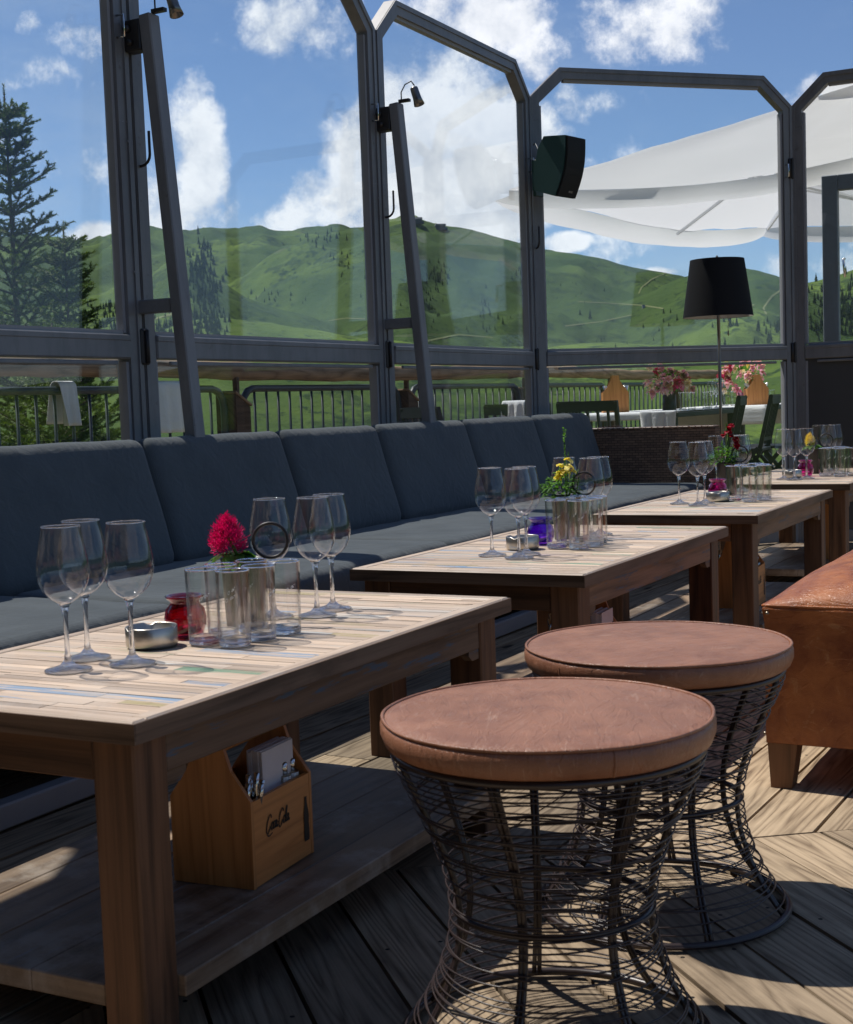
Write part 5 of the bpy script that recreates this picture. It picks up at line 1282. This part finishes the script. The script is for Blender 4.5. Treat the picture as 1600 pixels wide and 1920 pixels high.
# ------------------------------------------------------------------ outer dining: tables, chairs, bouquets
def dining(x0, x1, y0, y1, lab, lab2, overhang):
    e = thing('dining_table', lab, 'table', ((x0 + x1) / 2, (y0 + y1) / 2, 0), 0, 'outer dining tables'); W, L = x1 - x0, y1 - y0; Z = .765
    b = MB(); b.box((0, 0, Z - .02), (W, L, .035), bev=.003); b.build('tabletop', m_chair, e)
    for sx in (-1, 1):
        for sy in (-1, 1): b = MB(); b.box((sx * (W / 2 - .06), sy * (L / 2 - .06), (Z - .04) / 2), (.06, .06, Z - .04), uvax=2); b.build('leg', m_chair, e)
    b = MB(); n = 10; vs = []; Wc = W * .96
    path = [(-L / 2 - .012, Z - overhang * (1 - k / 5)) for k in range(5)] + [(-L / 2 - .006, Z + .002)] + [(-L / 2 + .01 + (L - .02) * k / 8, Z + .004) for k in range(9)] + [(L / 2 + .008, Z - .002), (L / 2 + .014, Z - .2)]
    for (yy, zz) in path:
        dp = max(0, Z - zz)
        for i in range(n + 1): u = i / n - .5; vs.append((u * Wc + dp * .10 * (1 if u > 0 else -1) * abs(u), yy - .025 * dp * 4 * abs(math.sin(i * 1.1)) , zz))
    b.add(vs, [[j * (n + 1) + i, j * (n + 1) + i + 1, (j + 1) * (n + 1) + i + 1, (j + 1) * (n + 1) + i] for j in range(len(path) - 1) for i in range(n)], smooth=True)
    c = b.build('tablecloth', m_cloth, None, ((x0 + x1) / 2, (y0 + y1) / 2, 0)); md = c.modifiers.new('t', 'SOLIDIFY'); md.thickness = .003; md.offset = 1
    tag(c, lab2, 'tablecloth', 'white tablecloths on the outer tables')
dining(-3.80, -3.03, 9.62, 11.3, 'nearer outer dining table under a white cloth', 'white tablecloth with a hanging end on the nearer outer table', .05)
dining(-3.85, -3.02, 12.3, 14.2, 'farther outer dining table behind the folding chairs', 'white tablecloth on the farther outer table', .16)
drape('table_runner', 'pale cloth corner hanging from the end of the nearer outer table', 'cloth', -3.17, 9.60, .776, .27, .26, .0, axis='x', r=.010, seed=6) if True else None
def chair_proto():
    e = thing('folding_chair', 'x', 'chair', group='dark green outdoor chairs'); w_ = .43
    b = MB(); b.box((0, .0, .455), (w_, .40, .022), bev=.004)
    b.build('seat', m_chair, e)
    for sx in (-1, 1):
        b = MB(); b.beam((sx * (w_ / 2 - .015), .20, .0), (sx * (w_ / 2 - .015), -.19, .44), .028, .028); b.build('leg', m_chair, e)
        b = MB(); b.beam((sx * (w_ / 2 + .012), .24, .0), (sx * (w_ / 2 + .012), -.14, .46), .024, .03); b.M = None; b.build('rear_leg', m_chair, e)
        b = MB(); b.beam((sx * (w_ / 2 + .012), -.24, .0), (sx * (w_ / 2 + .012), .17, .47), .024, .03); b.beam((sx * (w_ / 2 - .01), .17, .42), (sx * (w_ / 2 - .01), .27, .86), .026, .03); b.build('back_post', m_chair, e)
    b = MB(); b.beam((-w_ / 2, .268, .83), (w_ / 2, .268, .83), .024, .07); b.build('top_rail', m_chair, e)
    b = MB(); b.beam((-w_ / 2 + .01, .20, .54), (w_ / 2 - .01, .20, .54), .018, .04); b.build('lower_rail', m_chair, e)
    for k in range(5): x = -w_ / 2 + .07 + k * (w_ - .14) / 4; b = MB(); b.beam((x, .205, .55), (x, .262, .80), .014, .024); b.build('slat', m_chair, e)
    return e
CP = chair_proto()
chairs = [((-3.42, 9.12, 0), math.pi, 'dark chair with its back to us at the near end of the outer table'), ((-2.97, 10.08, 0), -math.pi / 2 + .15, 'dark chair at the right of the outer table, nearer of the pair'), ((-2.86, 10.62, 0), -math.pi / 2 + .1, 'dark chair at the right of the outer table, second in the row'),
          ((-2.76, 11.15, 0), -math.pi / 2, 'dark chair at the right of the outer table, farthest of the three'), ((-2.5, 13.4, 0), -math.pi / 2, 'dark chair farthest along the right side of the outer tables'),
          ((-4.12, 8.25, 0), math.pi - .5, 'grey-green chair behind the third screen, left one'), ((-3.75, 8.55, 0), math.pi + .25, 'grey-green chair behind the third screen with a cloth over it'), ((-4.15, 10.2, 0), math.pi / 2, 'dark chair on the railing side of the outer table'), ((-4.15, 11.0, 0), math.pi / 2, 'dark chair on the railing side, farther one')]
for i, (p_, a, lab) in enumerate(chairs): put(CP, p_, lab, i == 0, a)
drape('hanging_cloth', 'white cloth laid over a chair back behind the third screen', 'cloth', -3.70, 8.29, .885, .16, .12, .14, axis='x', r=.022, seed=8)
# outer caddies and glasses
def small_caddy(loc, rz, lab):
    e = thing('cutlery_caddy', lab, 'cutlery caddy', loc, rz, 'wooden cutlery caddies'); W, L, hs, hp, th = .19, .22, .15, .275, .01
    prof = [(-W / 2, 0), (W / 2, 0), (W / 2, hs), (W * .28, hs + .05), (.028, hp - .03), (.024, hp), (-.024, hp), (-.028, hp - .03), (-W * .28, hs + .05), (-W / 2, hs)]
    for sy in (-1, 1): b = MB(); b.prism(prof, -th / 2, th / 2, M=Matrix.Translation((0, sy * (L / 2 - th / 2), 0)) @ Matrix.Rotation(R(90), 4, 'X'), uvf=lambda p: (p[1], p[0])); b.build('end_panel', m_caddy, e)
    for sx in (-1, 1): b = MB(); b.box((sx * (W / 2 - th / 2), 0, hs / 2), (th, L - 2 * th - .001, hs - .002), uvax=1); b.build('side_panel', m_caddy, e)
    b = MB(); b.box((0, 0, hp - .028), (.014, L - 2 * th - .001, .04), uvax=1); b.build('handle', m_caddy, e)
    c = thing('cutlery', 'bundle of cutlery in the ' + lab, 'cutlery', loc, rz)
    for k in range(14):
        sx = rnd.choice((-1, 1)); x = sx * .055 + rnd.uniform(-.02, .02); y = rnd.uniform(-.08, .08)
        b = MB(); b.tube([(x, y, .02), (x + sx * .01, y, .15), (x + sx * .022, y, .2)], .003, 6, rs=[.0025, .005, .0075]); b.build('cutlery_piece', m_chrome, c)
small_caddy((-3.62, 9.95, .771), R(24), 'wooden caddy on the nearer outer table')
small_caddy((-3.28, 12.75, .771), R(24), 'wooden caddy on the farther outer table')
ow = [((-3.10, 9.95), 'h', 'straight glass left of the pair on the outer table'), ((-3.04, 9.98), 'h', 'straight glass right of the pair on the outer table'), ((-3.12, 10.9), 'w', 'wine glass behind the pink bouquet on the outer table'), ((-3.05, 10.75), 'w', 'wine glass right of the bouquet on the outer table'), ((-3.08, 10.55), 'h', 'straight glass right of the bouquet on the outer table'), ((-3.07, 10.45), 'h', 'straight glass at the far right of the nearer outer table'),
      ((-3.62, 12.5), 'w', 'wine glass left of the far bouquet'), ((-3.54, 12.55), 'w', 'second wine glass left of the far bouquet'), ((-3.48, 12.45), 'h', 'straight glass in front of the far bouquet'), ((-3.42, 12.5), 'h', 'straight glass beneath the far bouquet'), ((-3.10, 12.6), 'h', 'straight glass right of the far caddy')]
for (p_, k_, lab) in ow: dup(WP if k_ == 'w' else HP, (*p_, .7705), rnd.random(), lab)
def bouquet(loc, lab, seed, mats, s_=1.0):
    rr = random.Random(seed); e = thing('bouquet', lab, 'bouquet', loc, 0, 'flower bouquets on the outer tables')
    b = MB(); b.lathe([(0, 0), (.05, 0), (.055, .01), (.05, .12), (.045, .12), (0, .11)], 24); b.build('vase', m_pot if seed == 1 else m_plum, e)
    g = MB()
    for k in range(160): v = rdir(rr, -.1); p = Vector((v.x * .10, v.y * .10, .15 + v.z * .07)) * s_; leaf(g, p, v, rr.uniform(.03, .06), rr.uniform(.006, .012), .3, rr.random())
    g.build('leaves', m_leaf, e)
    for k, (mt, cnt, sz) in enumerate(mats):
        b = MB()
        for q in range(cnt):
            v = rdir(rr, -.15); c = Vector((v.x * .14, v.y * .14, .17 + v.z * .13)) * s_ * rr.uniform(.75, 1.05)
            for i in range(12): d = (v * .6 + rdir(rr)).normalized(); leaf(b, c, d, sz * rr.uniform(.7, 1.2), sz * rr.uniform(.25, .45), .3, rr.random())
        b.build('blossoms', mt, e)
bouquet((-3.36, 10.45, .77), 'large pink and cream bouquet beside the wooden caddy on the outer table', 1, [(m_pink, 20, .05), (m_cream, 13, .045), (m_magenta, 6, .05), (m_plum, 4, .045)], 1.3)
bouquet((-3.42, 12.85, .77), 'pink orchid bouquet on the farther outer table right of the lamp pole', 2, [(m_pink, 24, .05), (m_cream, 11, .045), (m_magenta, 5, .05), (m_yellow, 2, .03)], 1.5)

# ------------------------------------------------------------------ haze
hz = MB(); hz.box((0, 0, 0), (11600, 11600, 2000)); ho = hz.build('haze', None); ho['kind'] = 'stuff'; ho.display_type = 'WIRE'
m_hz, t, o = newmat('haze'); pv = t.N('ShaderNodeVolumePrincipled', {'Color': (.62, .74, .92, 1), 'Density': 1.6e-5, 'Anisotropy': 0.0}); t.l.new(pv.outputs[0], o.inputs['Volume']); ho.data.materials.append(m_hz)
_lo = min(v[2] for v in verts) - 1; _hi = max(v[2] for v in verts) + 25
ho.scale.z = (_hi - _lo) / 2000; ho.location.z = (_hi + _lo) / 2
print('HAZE', _lo, _hi)
